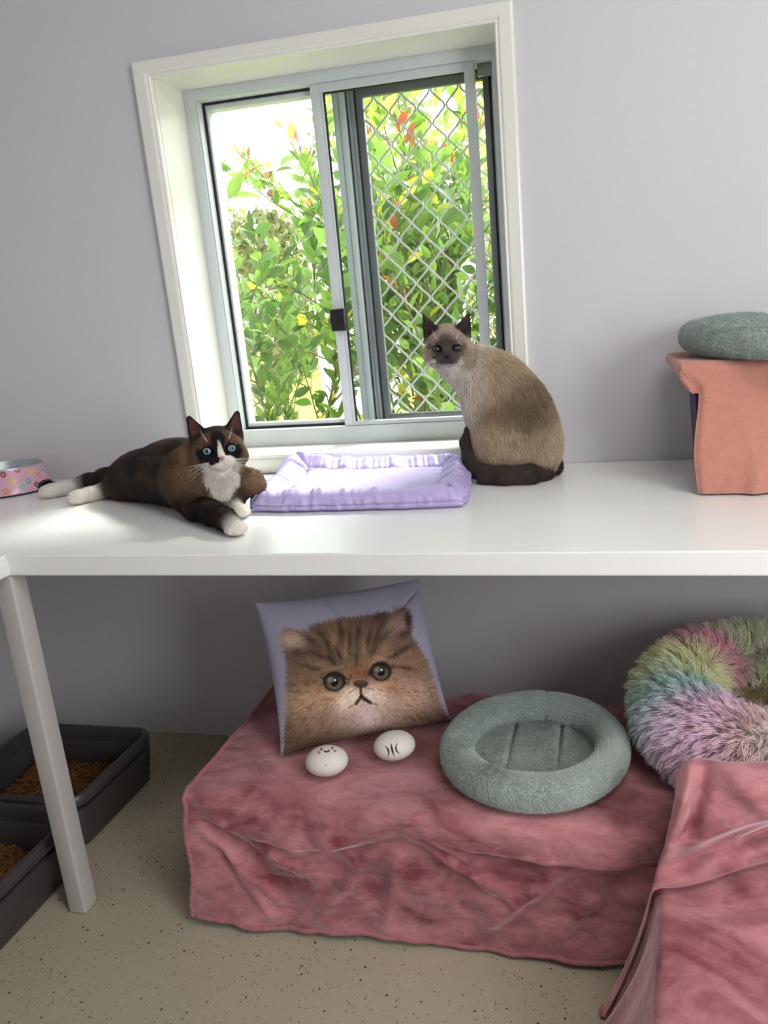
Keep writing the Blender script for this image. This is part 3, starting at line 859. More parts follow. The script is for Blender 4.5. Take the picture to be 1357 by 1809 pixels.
# ------------------------------------------------------------------ rose blanket in front on the right
def blanket_front():
    root = thing('rose_blanket', 'rose velvet blanket folded over the rainbow bed and the front right corner', 'blanket', (1.4, -0.95, 0))
    # profile from the back edge over the fluffy bed, down, tucked under, then forward: (y, z, x of the left edge)
    pr = [(-0.634, 0.402, 1.140), (-0.640, 0.408, 1.136), (-0.652, 0.412, 1.130), (-0.668, 0.410, 1.126), (-0.686, 0.396, 1.120), (-0.706, 0.362, 1.110), (-0.726, 0.320, 1.098), (-0.742, 0.288, 1.088),
          (-0.752, 0.272, 1.083), (-0.756, 0.263, 1.081), (-0.752, 0.256, 1.080), (-0.740, 0.252, 1.082), (-0.728, 0.248, 1.085), (-0.735, 0.243, 1.088), (-0.760, 0.243, 1.088),
          (-0.80, 0.240, 1.085), (-0.87, 0.228, 1.078), (-0.95, 0.208, 1.070), (-1.03, 0.178, 1.062), (-1.10, 0.13, 1.058), (-1.15, 0.06, 1.055), (-1.17, 0.015, 1.052)]
    pr = np.array(pr)
    s = np.concatenate([[0], np.cumsum(np.linalg.norm(np.diff(pr[:, :2], axis=0), axis=1))])
    # smooth resample (Catmull-Rom through linear interpolation then box filter)
    n = 260; t = np.linspace(0, s[-1], n)
    A = np.stack([np.interp(t, s, pr[:, k]) for k in range(3)], 1)
    for _ in range(3):
        A[1:-1] = 0.25 * A[:-2] + 0.5 * A[1:-1] + 0.25 * A[2:]
    upper = sstep(0.262, 0.285, A[:, 1]) * (A[:, 0] > -0.755)
    nl, nr = 70, 150
    rows = []
    for j in range(n):
        y, z, xl = A[j]
        r = 0.018
        # the plateau from the right to the rounded left edge, then the drop
        xr = np.linspace(1.80, xl + r, nr)
        a = np.linspace(0, np.pi / 2, 10)[1:]
        xa = xl + r - r * np.sin(a); za = z - r + r * np.cos(a)
        dz = np.linspace(0, 1, nl)[1:]
        zend = min(0.008 + 0.300 * sstep(-0.715, -0.700, y) + 0.105 * sstep(-0.69, -0.66, y), z - r - 0.004) if z - r > 0.02 else 0.008
        zb = (z - r) + (zend - (z - r)) * dz
        zb = np.minimum(zb, z - r) if z - r > 0.008 else np.full(nl - 1, max(0.004, z - r))
        drop = (z - r) - zb
        fl = 0.02 + 0.34 * sstep(-0.695, -0.745, y) + 0.07 * sstep(-0.75, -0.80, y)
        xb = xl - fl * drop * (0.6 + 0.4 * dz)
        X = np.concatenate([xr, xa, xb]); Z = np.concatenate([np.full(nr, z), za, zb])
        rows.append(np.column_stack([X, np.full(len(X), y), Z]))
    P = np.array(rows); x, y, z = P[..., 0], P[..., 1].copy(), P[..., 2].copy()
    jj = np.arange(n)[:, None]
    U = upper[:, None]
    dn = np.zeros((1, P.shape[1])); dn[0, nr + 9:] = np.linspace(0, 1, nl - 1)      # how far down the left side
    skew = sstep(1.09, 1.30, x)
    low = 1 - sstep(0.2, 0.8, U)
    # the upper edge runs back to the right (turned box), so does the ledge under it
    y = y + 0.085 * skew * sstep(-0.70, -0.74, y) * (1 - sstep(-0.85, -1.1, y))
    # folds of the upper layer
    g = lambda cx, cz, ang, w, L: np.exp(-((((x - cx) * math.cos(ang) + (z - cz) * math.sin(ang)) / L) ** 2)) * np.exp(-(((-(x - cx) * math.sin(ang) + (z - cz) * math.cos(ang)) / w) ** 2))
    up = np.clip(U, 0, 1) * (1 - dn)
    f = 0.020 * g(1.125, 0.36, 1.15, 0.012, 0.07) - 0.022 * g(1.150, 0.37, 1.25, 0.012, 0.05) + 0.030 * g(1.19, 0.335, 0.28, 0.016, 0.09) - 0.020 * g(1.24, 0.300, 0.12, 0.012, 0.12) + 0.018 * g(1.17, 0.285, 0.45, 0.012, 0.07) + 0.02 * g(1.22, 0.39, -0.7, 0.018, 0.06) + 0.03 * g(1.45, 0.33, 0.3, 0.03, 0.15)
    y = y - up * (f + 0.02 * (fbm(p3(x * 9, z * 14, 3), 3) - 0.5))
    z = z + up * 0.5 * f
    # long soft creases of the lower layer
    c = fbm(p3(x * 4 + y * 2, y * 9 - x * 3, 2.0), 3) - 0.5
    c2 = np.abs(fbm(p3(x * 7 - y * 5, y * 7 + x * 3, 9.0), 3) - 0.5)
    z = z + low * (1 - dn) * (0.020 * c - 0.018 * c2 + 0.006) * sstep(-0.735, -0.79, y)
    # flutes of the left drop, deeper towards the floor
    ph = 26 * y + 1.5 * np.sin(y * 9)
    x = x - dn * (0.007 * np.sin(ph) + 0.005 * np.sin(2.3 * ph + 1))
    z = np.maximum(z, 0.005)
    P = np.stack([x, y, z], -1)
    m = MB(); m.grid(P); m.build('blanket_cloth', M_PINK, root, autos=None)
    hem = P[::4, -1].copy(); hem = hem[hem[:, 2] < 0.02]; hem[:, 2] = np.maximum(hem[:, 2], 0.005)
    k = MB(); k.tube(hem, 0.004, 6); k.build('stitched_hem', M_PINKHEM, root, autos=None)
blanket_front()

# ------------------------------------------------------------------ plush donut beds
def fur_strands(name, V, F, n, length, rad, colfn, flow, parent, seed, curl=0.35, lean=0.6, k=4, weight=None, mat=None, clump=0.0, clump_n=0):
    rng = np.random.default_rng(seed)
    N = normals(V, F)
    P, T, w = tri_sample(V, F, n, rng, weight)
    nn = (N[T] * w[..., None]).sum(1); nn /= np.linalg.norm(nn, axis=1)[:, None] + 1e-9
    fl = flow(P, nn); fl = fl - nn * (fl * nn).sum(1)[:, None]; fl = fl / (np.linalg.norm(fl, axis=1)[:, None] + 1e-9)
    fl = fl + rng.normal(0, curl, fl.shape); fl = fl - nn * (fl * nn).sum(1)[:, None]
    L = (length(P) if callable(length) else np.full(n, length)) * rng.uniform(0.7, 1.25, n)
    ln = lean(P) if callable(lean) else np.full(n, lean)
    t = np.linspace(0, 1, k)
    a = ln[:, None] * (0.5 + 0.7 * t[None, :])
    d = np.cos(a)[..., None] * nn[:, None, :] + np.sin(a)[..., None] * fl[:, None, :]
    step = (L / (k - 1))[:, None, None] * d
    Q = P[:, None, :] + np.concatenate([np.zeros((n, 1, 3)), np.cumsum(step[:, 1:], 1)], 1) - nn[:, None, :] * 0.0008
    if clump and clump_n:
        ci = rng.choice(n, clump_n, replace=False)
        # nearest clump guide on a coarse grid
        best = np.full(n, 1e9); who = np.zeros(n, int)
        for c0 in range(0, clump_n, 200):
            D = ((P[:, None, :] - P[ci[c0:c0 + 200]][None]) ** 2).sum(-1); j = D.argmin(1); dd = D[np.arange(n), j]
            u = dd < best; best[u] = dd[u]; who[u] = ci[c0 + j[u]]
        wt = (clump * t ** 1.2)[None, :, None]
        G = Q[who] - Q[who][:, :1] + P[who][:, None, :]
        Q = Q * (1 - wt) + G * wt
    return strands(name, Q, rad, np.clip(colfn(P, nn, rng), 0, 1), mat or M_FUR, parent)

def donut(c, R, r, zs=1.0, n=120, m=48, wob=0.0, seed=0, squash=1.0):
    u = np.linspace(0, 2 * np.pi, n, endpoint=False)[:, None]; v = np.linspace(0, 2 * np.pi, m, endpoint=False)[None, :]
    rr = r * (1 + wob * (fbm(p3(np.cos(u) * 2.2 + 5, np.sin(u) * 2.2 + 5, np.cos(v) * 0.8 + seed), 3) - 0.5))
    x = c[0] + (R + rr * np.cos(v)) * np.cos(u); y = c[1] + squash * (R + rr * np.cos(v)) * np.sin(u); z = c[2] + zs * rr * np.sin(v) + 0 * u
    P = np.stack([x, y, z], -1)
    V = P.reshape(-1, 3)
    i, j = np.meshgrid(np.arange(n), np.arange(m), indexing='ij')
    F = np.stack([i * m + j, ((i + 1) % n) * m + j, ((i + 1) % n) * m + (j + 1) % m, i * m + (j + 1) % m], -1).reshape(-1, 4)
    return V, F
def disc(c, R, dome, n=90, m=22, puff=None, squash=1.0):
    u = np.linspace(0, 2 * np.pi, n, endpoint=False)[:, None]; q = np.linspace(0.02, 1, m)[None, :]
    x = c[0] + R * q * np.cos(u); y = c[1] + squash * R * q * np.sin(u)
    z = c[2] + dome * (1 - q ** 2) + 0 * u
    if puff is not None: z = z + puff(x, y)
    V = np.stack([x, y, z], -1).reshape(-1, 3)
    i, j = np.meshgrid(np.arange(n), np.arange(m - 1), indexing='ij')
    F = np.stack([i * m + j, i * m + j + 1, ((i + 1) % n) * m + j + 1, ((i + 1) % n) * m + j], -1).reshape(-1, 4)
    return V, F
SAGE = np.array([0.50, 0.57, 0.53])
def sage_col(P, nn, rng):
    n_ = fbm(P * 28, 3, 4)[:, None]; m_ = fbm(P * 9, 2, 9)[:, None]
    return SAGE * (0.72 + 0.45 * n_ + 0.25 * m_) * rng.uniform(0.85, 1.15, (len(P), 1))
def sage_bed(label, c, R, r, zs, z0, nf, seed, seam_ang, tilt=0.0, group='sage green plush donut beds'):
    root = thing('pet_bed', label, 'pet bed', (c[0], c[1], z0), group=group)
    # base cushion
    def puff(x, y):
        s_ = np.exp(-((x - c[0] + 0.045) / 0.005) ** 2) + np.exp(-((x - c[0] - 0.045) / 0.005) ** 2)
        return -0.011 * s_ + 0.006 * (fbm(p3(x * 25, y * 25, seed), 3) - 0.5)
    Vb, Fb = disc((c[0], c[1], z0 + 0.012), R - 0.2 * r, 0.006, n=240, m=90, puff=puff)
    Vb[:, 2] += np.maximum(0, (Vb[:, 1] - c[1] + R)) * tilt
    base = mesh_obj('base_cushion', Vb, Fb, M_SAGE, root)
    V, F = donut((c[0], c[1], z0 + r * zs), R, r, zs, wob=0.16, seed=seed)
    # one pinched seam across the bolster
    a = np.arctan2(V[:, 1] - c[1], V[:, 0] - c[0]); da = np.abs((a - seam_ang + np.pi) % (2 * np.pi) - np.pi)
    pin = 1 - 0.13 * np.exp(-(da / 0.022) ** 2)
    ctr = np.stack([c[0] + R * np.cos(a), c[1] + R * np.sin(a), np.full(len(a), z0 + r * zs)], 1)
    V = ctr + (V - ctr) * pin[:, None]
    V[:, 2] = np.maximum(V[:, 2], z0 + 0.0005)
    V[:, 2] += np.maximum(0, (V[:, 1] - c[1] + R)) * tilt
    bol = mesh_obj('bolster', V, F, M_SAGE, root)
    flow = lambda P, nn: np.stack([-(P[:, 1] - c[1]), P[:, 0] - c[0], 0 * P[:, 0] - 0.06], 1) + (fbm(P * 12, 2, 3)[:, None] - 0.5) * np.array([0.3, 0.3, 0.0])
    fur_strands('plush_pile', V, F, nf, 0.0065, 0.00042, sage_col, flow, bol, seed, 0.5, 0.75, 3)
    fur_strands('plush_pile', Vb, Fb, nf // 2, 0.005, 0.00042, sage_col, lambda P, nn: np.array([0.3, -1.0, 0.0]) + (fbm(P * 14, 2, 5)[:, None] - 0.5) * np.array([2.0, 1.0, 0.0]), base, seed + 1, 0.5, 0.9, 3,
                weight=np.clip(1 - 1.0 * (np.exp(-((Vb[:, 0] - c[0] + 0.045) / 0.006) ** 2) + np.exp(-((Vb[:, 0] - c[0] - 0.045) / 0.006) ** 2)), 0, 1))
    return root
sage_bed('sage green plush donut bed lying on the rose blanket beside the cushion', (0.886, -0.482), 0.143, 0.0285, 1.0, 0.287, 60000, 3, 1.45)
sage_bed('sage green plush donut bed on top of the peach covered box', (1.395, -0.180), 0.200, 0.0255, 0.95, 0.990, 70000, 4, 4.0, tilt=0.05)

# ------------------------------------------------------------------ rainbow fluffy bed
def rainbow_bed():
    c = (1.345, -0.385); z0 = 0.288; R, r = 0.198, 0.070
    root = thing('fluffy_pet_bed', 'fluffy round bed of long pastel rainbow fur beside the sage bed', 'pet bed', (c[0], c[1], z0))
    M_RB = simple('fluffy_bed_base', (0.42, 0.38, 0.36), 0.9, var=0.1)
    V, F = donut((c[0], c[1], z0 + r * 0.95), R, r, 0.95, 140, 50, 0.10, 2)
    V[:, 2] = np.maximum(V[:, 2], z0 + 0.001)
    bol = mesh_obj('bolster', V, F, M_RB, root)
    Vc, Fc = disc((c[0], c[1], z0 + 0.030), R - 0.35 * r, 0.022, puff=lambda x, y: 0.02 * (fbm(p3(x * 12, y * 12, 2), 2) - 0.5))
    cu = mesh_obj('centre_cushion', Vc, Fc, M_RB, root)
    # dyed bands follow the circle
    stops = [(-180, (0.48, 0.62, 0.42)), (-170, (0.42, 0.62, 0.56)), (-158, (0.45, 0.58, 0.62)), (-146, (0.62, 0.48, 0.62)), (-134, (0.70, 0.42, 0.56)), (-120, (0.70, 0.46, 0.48)), (-100, (0.66, 0.60, 0.52)), (-60, (0.45, 0.52, 0.55)),
             (0, (0.5, 0.5, 0.35)), (60, (0.42, 0.44, 0.26)), (100, (0.42, 0.45, 0.28)), (118, (0.44, 0.44, 0.32)), (126, (0.55, 0.22, 0.30)), (140, (0.60, 0.26, 0.34)), (150, (0.62, 0.58, 0.32)), (166, (0.66, 0.66, 0.34)), (180, (0.48, 0.62, 0.42))]
    an = [s_[0] for s_ in stops]; co = np.array([s_[1] for s_ in stops]) ** 0.75 * 1.35
    def dye(P, nn, rng):
        a = np.degrees(np.arctan2(P[:, 1] - c[1], P[:, 0] - c[0])) + 16 * (fbm(P * 10, 3, 1) - 0.5) + rng.normal(0, 3, len(P))
        a = (a + 180) % 360 - 180
        C = np.stack([np.interp(a, an, co[:, k]) for k in range(3)], 1)
        return C * rng.uniform(0.8, 1.15, (len(P), 1))
    def dye2(P, nn, rng):
        f = fbm(P * 9, 3, 7); C = np.where((f < 0.46)[:, None], np.array([0.36, 0.42, 0.36]), np.where((f < 0.55)[:, None], np.array([0.42, 0.34, 0.22]), np.array([0.46, 0.46, 0.30])))
        return C * 1.7 * rng.uniform(0.8, 1.15, (len(P), 1))
    def fl(P, nn):
        rad = np.stack([P[:, 0] - c[0], P[:, 1] - c[1], 0 * P[:, 0]], 1); rad /= np.linalg.norm(rad, axis=1)[:, None] + 1e-9
        return rad * 0.6 + np.array([0, 0, -0.9]) + 1.2 * (np.stack([fbm(P * 22, 2, 3), fbm(P * 22, 2, 4), fbm(P * 22, 2, 5)], 1) - 0.5)
    fur_strands('long_fur', V, F, 60000, 0.031, 0.00055, dye, fl, bol, 8, 0.4, 0.72, 6, clump=0.62, clump_n=5200)
    fur_strands('long_fur', Vc, Fc, 18000, 0.032, 0.00058, dye2, lambda P, nn: np.array([0.2, -1, 0.0]) + 1.6 * (np.stack([fbm(P * 20, 2, 3), fbm(P * 20, 2, 4), fbm(P * 20, 2, 5)], 1) - 0.5), cu, 9, 0.5, 0.8, 6, clump=0.65, clump_n=1600)
rainbow_bed()

# ------------------------------------------------------------------ purple quilted pad
def pad():
    root = thing('quilted_cat_pad', 'lilac quilted cat pad lying on the bench below the window', 'pad', (0.53, -0.2, BZ))
    M_PAD = simple('lilac_satin_cotton', (0.47, 0.40, 0.70), 0.45, var=0.04, bump=(900, 0.15, 0.0004))
    FL, FR, BR, BL = map(np.array, ((0.338, -0.404), (0.772, -0.396), (0.712, -0.030), (0.276, -0.034)))
    n, mm = 200, 170
    u = np.linspace(0, 1, n)[:, None]; v = np.linspace(0, 1, mm)[None, :]
    b = lambda k: FL[k] * (1 - u) * (1 - v) + FR[k] * u * (1 - v) + BR[k] * u * v + BL[k] * (1 - u) * v
    u0, v0 = u, v
    U_, V_ = 2 * u - 1, 2 * v - 1
    u, v = 0.5 + 0.5 * U_ * (1 - 0.055 * V_ ** 6), 0.5 + 0.5 * V_ * (1 - 0.055 * U_ ** 6)
    x, y = b(0), b(1)
    u, v = u0, v0
    Lx, Ly = 0.452, 0.37
    du = np.minimum(u, 1 - u) * Lx + 0 * v; dv = np.minimum(v, 1 - v) * Ly + 0 * u
    d = np.minimum(du, dv); w = 0.058
    # seams at distance w from the edge; border tube and centre panel puff between them
    border = np.sqrt(np.clip(1 - ((d - 0.5 * w) / (0.53 * w)) ** 2, 0, 1))
    cen = 1 - np.exp(-np.clip(d - w, 0, 1) / 0.022)
    h = np.where(d < w, 0.011 + 0.010 * sstep(0.8 * w, 0.3 * w, d) + 0.017 * border, 0.012 + 0.013 * cen)
    # mitre seams at the corners
    dm = np.abs(du - dv); h = h - 0.007 * np.exp(-(dm / 0.006) ** 2) * (np.minimum(du, dv) < w)
    # gathers running across the border tube
    along = np.where(du < dv, v * Ly, u * Lx) + 0 * u
    gth = fbm(p3(along * 78, np.where(du < dv, 3.0, 9.0) + d * 7, np.where(u + 0 * v < 0.5, 1.0, 4.0)), 3) - 0.5
    h = h + np.where(d < w * 1.3, 1, 0.25) * 0.022 * gth * np.exp(-((d - w * 0.75) / 0.032) ** 2)
    h = h + 0.006 * (fbm(p3(u * 7, v * 6, 3), 3) - 0.5) * cen
    # back left corner curls up against the casing
    curl = np.exp(-(((u * Lx) / 0.085) ** 2 + (((1 - v) * Ly) / 0.085) ** 2))
    lift = 0.024 * curl
    ruf = 0.004 * (fbm(p3(u * 20, v * 20, 8), 2) - 0.5)
    top = np.stack([x, y, BZ + 0.003 + h + lift + 0 * ruf], -1)
    # side wall with frill: bulge outwards
    cx, cy = x.mean(), y.mean()
    Vt = top
    m = MB(); m.grid(Vt)
    ring = np.concatenate([Vt[:, 0], Vt[-1, 1:], Vt[-2::-1, -1], Vt[0, -2:0:-1]])
    P = [ring]
    lf = np.concatenate([lift[:, 0], lift[-1, 1:], lift[-2::-1, -1], lift[0, -2:0:-1]])
    k_ = np.arange(len(ring))
    s_ = np.stack([k_ * 0.0, k_ * 0.0], 1)
    cdir = ring[:, :2] - np.array([cx, cy]); cdir /= np.linalg.norm(cdir, axis=1)[:, None]
    for t, o in ((0.12, 0.005), (0.3, 0.0085), (0.48, 0.0085), (0.54, 0.0045), (0.6, 0.0085), (0.8, 0.0075), (1.0, -0.004)):
        q = ring.copy(); zb = BZ + 0.0008 + lf
        q[:, 2] = ring[:, 2] + (zb - ring[:, 2]) * t
        q[:, :2] += cdir * (o + 0.0085 * (fbm(p3(k_ * 0.19, t * 1.2, 1), 2) - 0.5)[:, None])
        P.append(q)
    m.grid(np.array(P), False, True)
    bot = P[-1]; m.bm.faces.new([m.bm.verts.new(q) for q in bot])
    bmesh.ops.remove_doubles(m.bm, verts=m.bm.verts, dist=1e-6)
    cov = m.build('pad_cover', M_PAD, root, autos=None)
    k = MB(); q = P[4].copy(); k.tube(q[::3], 0.0007, 5)
    k.build('piping_stitch', simple('lilac_stitch', (0.36, 0.30, 0.52), 0.7), root, autos=None)
pad()

# ------------------------------------------------------------------ donut-print bowl
def bowl():
    c = np.array([-0.450, -0.128, BZ]); root = thing('pet_bowl', 'pink pet bowl printed with doughnuts behind the dark cat\'s hind paws', 'bowl', tuple(c))
    n, m = 420, 90; H = 0.060; R0, R1 = 0.104, 0.085
    th = np.linspace(-np.pi, np.pi, n, endpoint=False)[:, None]; t = np.linspace(0, 1, m)[None, :]
    notch = 0.019 * np.sqrt(np.clip(1 - ((th - 0.08) / 0.30) ** 2, 0, 1)) + 0.019 * np.sqrt(np.clip(1 - ((np.abs(th) - np.pi) / 0.28) ** 2, 0, 1))
    z = notch + (H - notch) * t; f = z / H; r = R0 + (R1 - R0) * f ** 0.8
    P = np.stack([c[0] + r * np.cos(th), c[1] + r * np.sin(th), c[2] + 0.004 + z], -1)
    C = np.tile(np.array([0.62, 0.36, 0.47]), (n, m, 1)) * (0.95 + 0.1 * fbm(p3(np.cos(th) * 30, np.sin(th) * 30, z * 300), 2))[..., None]
    cols = np.array([(0.62, 0.22, 0.12), (0.18, 0.32, 0.34), (0.60, 0.42, 0.12), (0.55, 0.06, 0.16), (0.26, 0.08, 0.05), (0.22, 0.40, 0.38)])
    rng = np.random.default_rng(2); s_ = th * 0.095
    cnt = 0
    for row, zc in enumerate((0.012, 0.030, 0.050)):
        for k in range(17):
            a = -np.pi + 2 * np.pi * (k + 0.5 * (row % 2)) / 17
            dx = ((th - a + np.pi) % (2 * np.pi) - np.pi) * 0.095; dz = z - zc - 0.006 * rng.normal() * 0.6
            d = np.hypot(dx, dz); col = cols[(cnt * 5 + row) % 6]; cnt += 1
            w = sstep(0.0078, 0.0070, d)[..., None]
            ring_ = np.where(d[..., None] < 0.0022, np.array([0.66, 0.42, 0.48]), col * (0.9 + 0.5 * vnoise(p3(dx * 900, dz * 900, cnt)))[..., None])
            C = C * (1 - w) + ring_ * w
    V = P.reshape(-1, 3); i, j = np.meshgrid(np.arange(n), np.arange(m - 1), indexing='ij')
    F = np.stack([i * m + j, ((i + 1) % n) * m + j, ((i + 1) % n) * m + j + 1, i * m + j + 1], -1).reshape(-1, 4)
    mesh_obj('bowl_shell', V, F, attr_mat('printed_melamine', 0.2, 0.5), root, colors=C.reshape(-1, 3))
    M_STEEL = simple('brushed_steel_bowl', (0.42, 0.47, 0.50), 0.38, metal=0.6, var=0.05)
    MB().lathe([(R1 + 0.0012, H + 0.002), (R1 + 0.0005, H + 0.0055), (R1 - 0.004, H + 0.0055), (R1 - 0.007, H - 0.002), (R1 - 0.012, 0.034), (R1 - 0.03, 0.018), (0.0005, 0.016)], 72, c).build('steel_insert', M_STEEL, root)
    # rubber foot that follows the notch
    k = MB(); pts = np.stack([c[0] + (R0 + 0.0004) * np.cos(th[:, 0]), c[1] + (R0 + 0.0004) * np.sin(th[:, 0]), c[2] + 0.0025 + notch[:, 0]], -1)
    G = np.stack([pts + np.array([0, 0, dz]) + (pts - c) * np.array([dr, dr, 0]) for dr, dz in ((0, 0.002), (0.008, 0.0), (0, -0.002), (-0.03, -0.002), (-0.03, 0.002))], 1)
    k.grid(G, True, True); k.build('rubber_foot', M_RUBBER, root)
bowl()

# ------------------------------------------------------------------ painted stones
def stone(label, c, rx, ry, rz, ang, marks, seed):
    n, m = 220, 160
    u = np.linspace(-np.pi, np.pi, n, endpoint=False)[:, None]; v = np.linspace(0.001, np.pi - 0.001, m)[None, :]
    nx, ny, nz = np.sin(v) * np.cos(u), np.sin(v) * np.sin(u), np.cos(v) + 0 * u
    S = np.stack([nx, ny, nz], -1)
    R = np.array([[math.cos(ang), -math.sin(ang), 0], [math.sin(ang), math.cos(ang), 0], [0, 0, 1]])
    flat = np.where(nz < 0, 0.9, 1.0)
    P = (S * np.stack([np.full_like(nx, rx), np.full_like(nx, ry), rz * flat], -1)) @ R.T + np.array(c)
    view = np.array([1.0328, -1.738, 1.1004]) - np.array(c); view /= np.linalg.norm(view)
    rt = np.cross((0, 0, 1), view); rt /= np.linalg.norm(rt); upv = np.cross(view, rt)
    Q = P - np.array(c); a = (Q @ rt) / rx; b_ = (Q @ upv) / (np.abs(Q @ upv).max()); front = Q @ view > 0
    C = np.tile(np.array([0.74, 0.70, 0.67]), (n, m, 1)) * (0.97 + 0.05 * fbm(P * 90, 3, seed))[..., None]
    for kind, col, prm in marks:
        if kind == 'dot':
            x0, y0, r = prm; w = sstep(r * 1.15, r * 0.8, np.hypot(a - x0, (b_ - y0) * 0.72))
        else:
            pts, wd = prm; pts = np.array(pts); w = np.zeros_like(a); L = len(pts) - 1
            best = np.full_like(a, 9.0)
            for i in range(L):
                ab = pts[i + 1] - pts[i]; t = np.clip(((a - pts[i][0]) * ab[0] + (b_ - pts[i][1]) * ab[1]) / (ab @ ab), 0, 1)
                s_ = (i + t) / L
                dd = np.hypot(a - pts[i][0] - t * ab[0], (b_ - pts[i][1] - t * ab[1]) * 0.72) - wd * (np.sin(np.pi * np.clip(s_, 0, 1)) if kind == 'cres' else 1.0)
                best = np.minimum(best, dd)
            w = sstep(0.012, -0.012, best)
        w = (w * front)[..., None]; C = C * (1 - w) + np.array(col) * w
    i, j = np.meshgrid(np.arange(n), np.arange(m - 1), indexing='ij')
    F = np.stack([i * m + j, i * m + j + 1, ((i + 1) % n) * m + j + 1, ((i + 1) % n) * m + j], -1).reshape(-1, 4)
    o = mesh_obj('painted_stone', P.reshape(-1, 3), F, M_STONE, None, colors=C.reshape(-1, 3))
    return tag(o, label, 'painted stone')
M_STONE = attr_mat('white_painted_stone', 0.55, 0.3)
BK = (0.012, 0.012, 0.014)
stone('white painted stone with a small smiling face in front of the cushion', (0.508, -0.562, 0.312), 0.040, 0.034, 0.027, 0.15,
      [('dot', BK, (-0.18, 0.76, 0.05)), ('dot', BK, (0.32, 0.72, 0.05)), ('line', BK, ([(-0.05, 0.62), (0.0, 0.56), (0.1, 0.55), (0.17, 0.61)], 0.035)), ('dot', (0.55, 0.22, 0.16), (-0.31, 0.60, 0.07)), ('dot', (0.55, 0.22, 0.16), (0.42, 0.52, 0.07)), ('dot', (0.30, 0.26, 0.22), (-0.08, -0.22, 0.04))], 3)
stone('white painted stone with three black curved strokes beside the cushion corner', (0.622, -0.500, 0.312), 0.040, 0.034, 0.027, 0.35,
      [('cres', BK, ([(-0.48, 0.10), (-0.33, -0.12), (-0.29, -0.35), (-0.37, -0.72)], 0.042)), ('cres', BK, ([(-0.16, 0.22), (-0.13, -0.2), (-0.06, -0.70)], 0.050)), ('cres', BK, ([(0.15, 0.20), (0.05, -0.1), (0.07, -0.35), (0.25, -0.58)], 0.042))], 4)

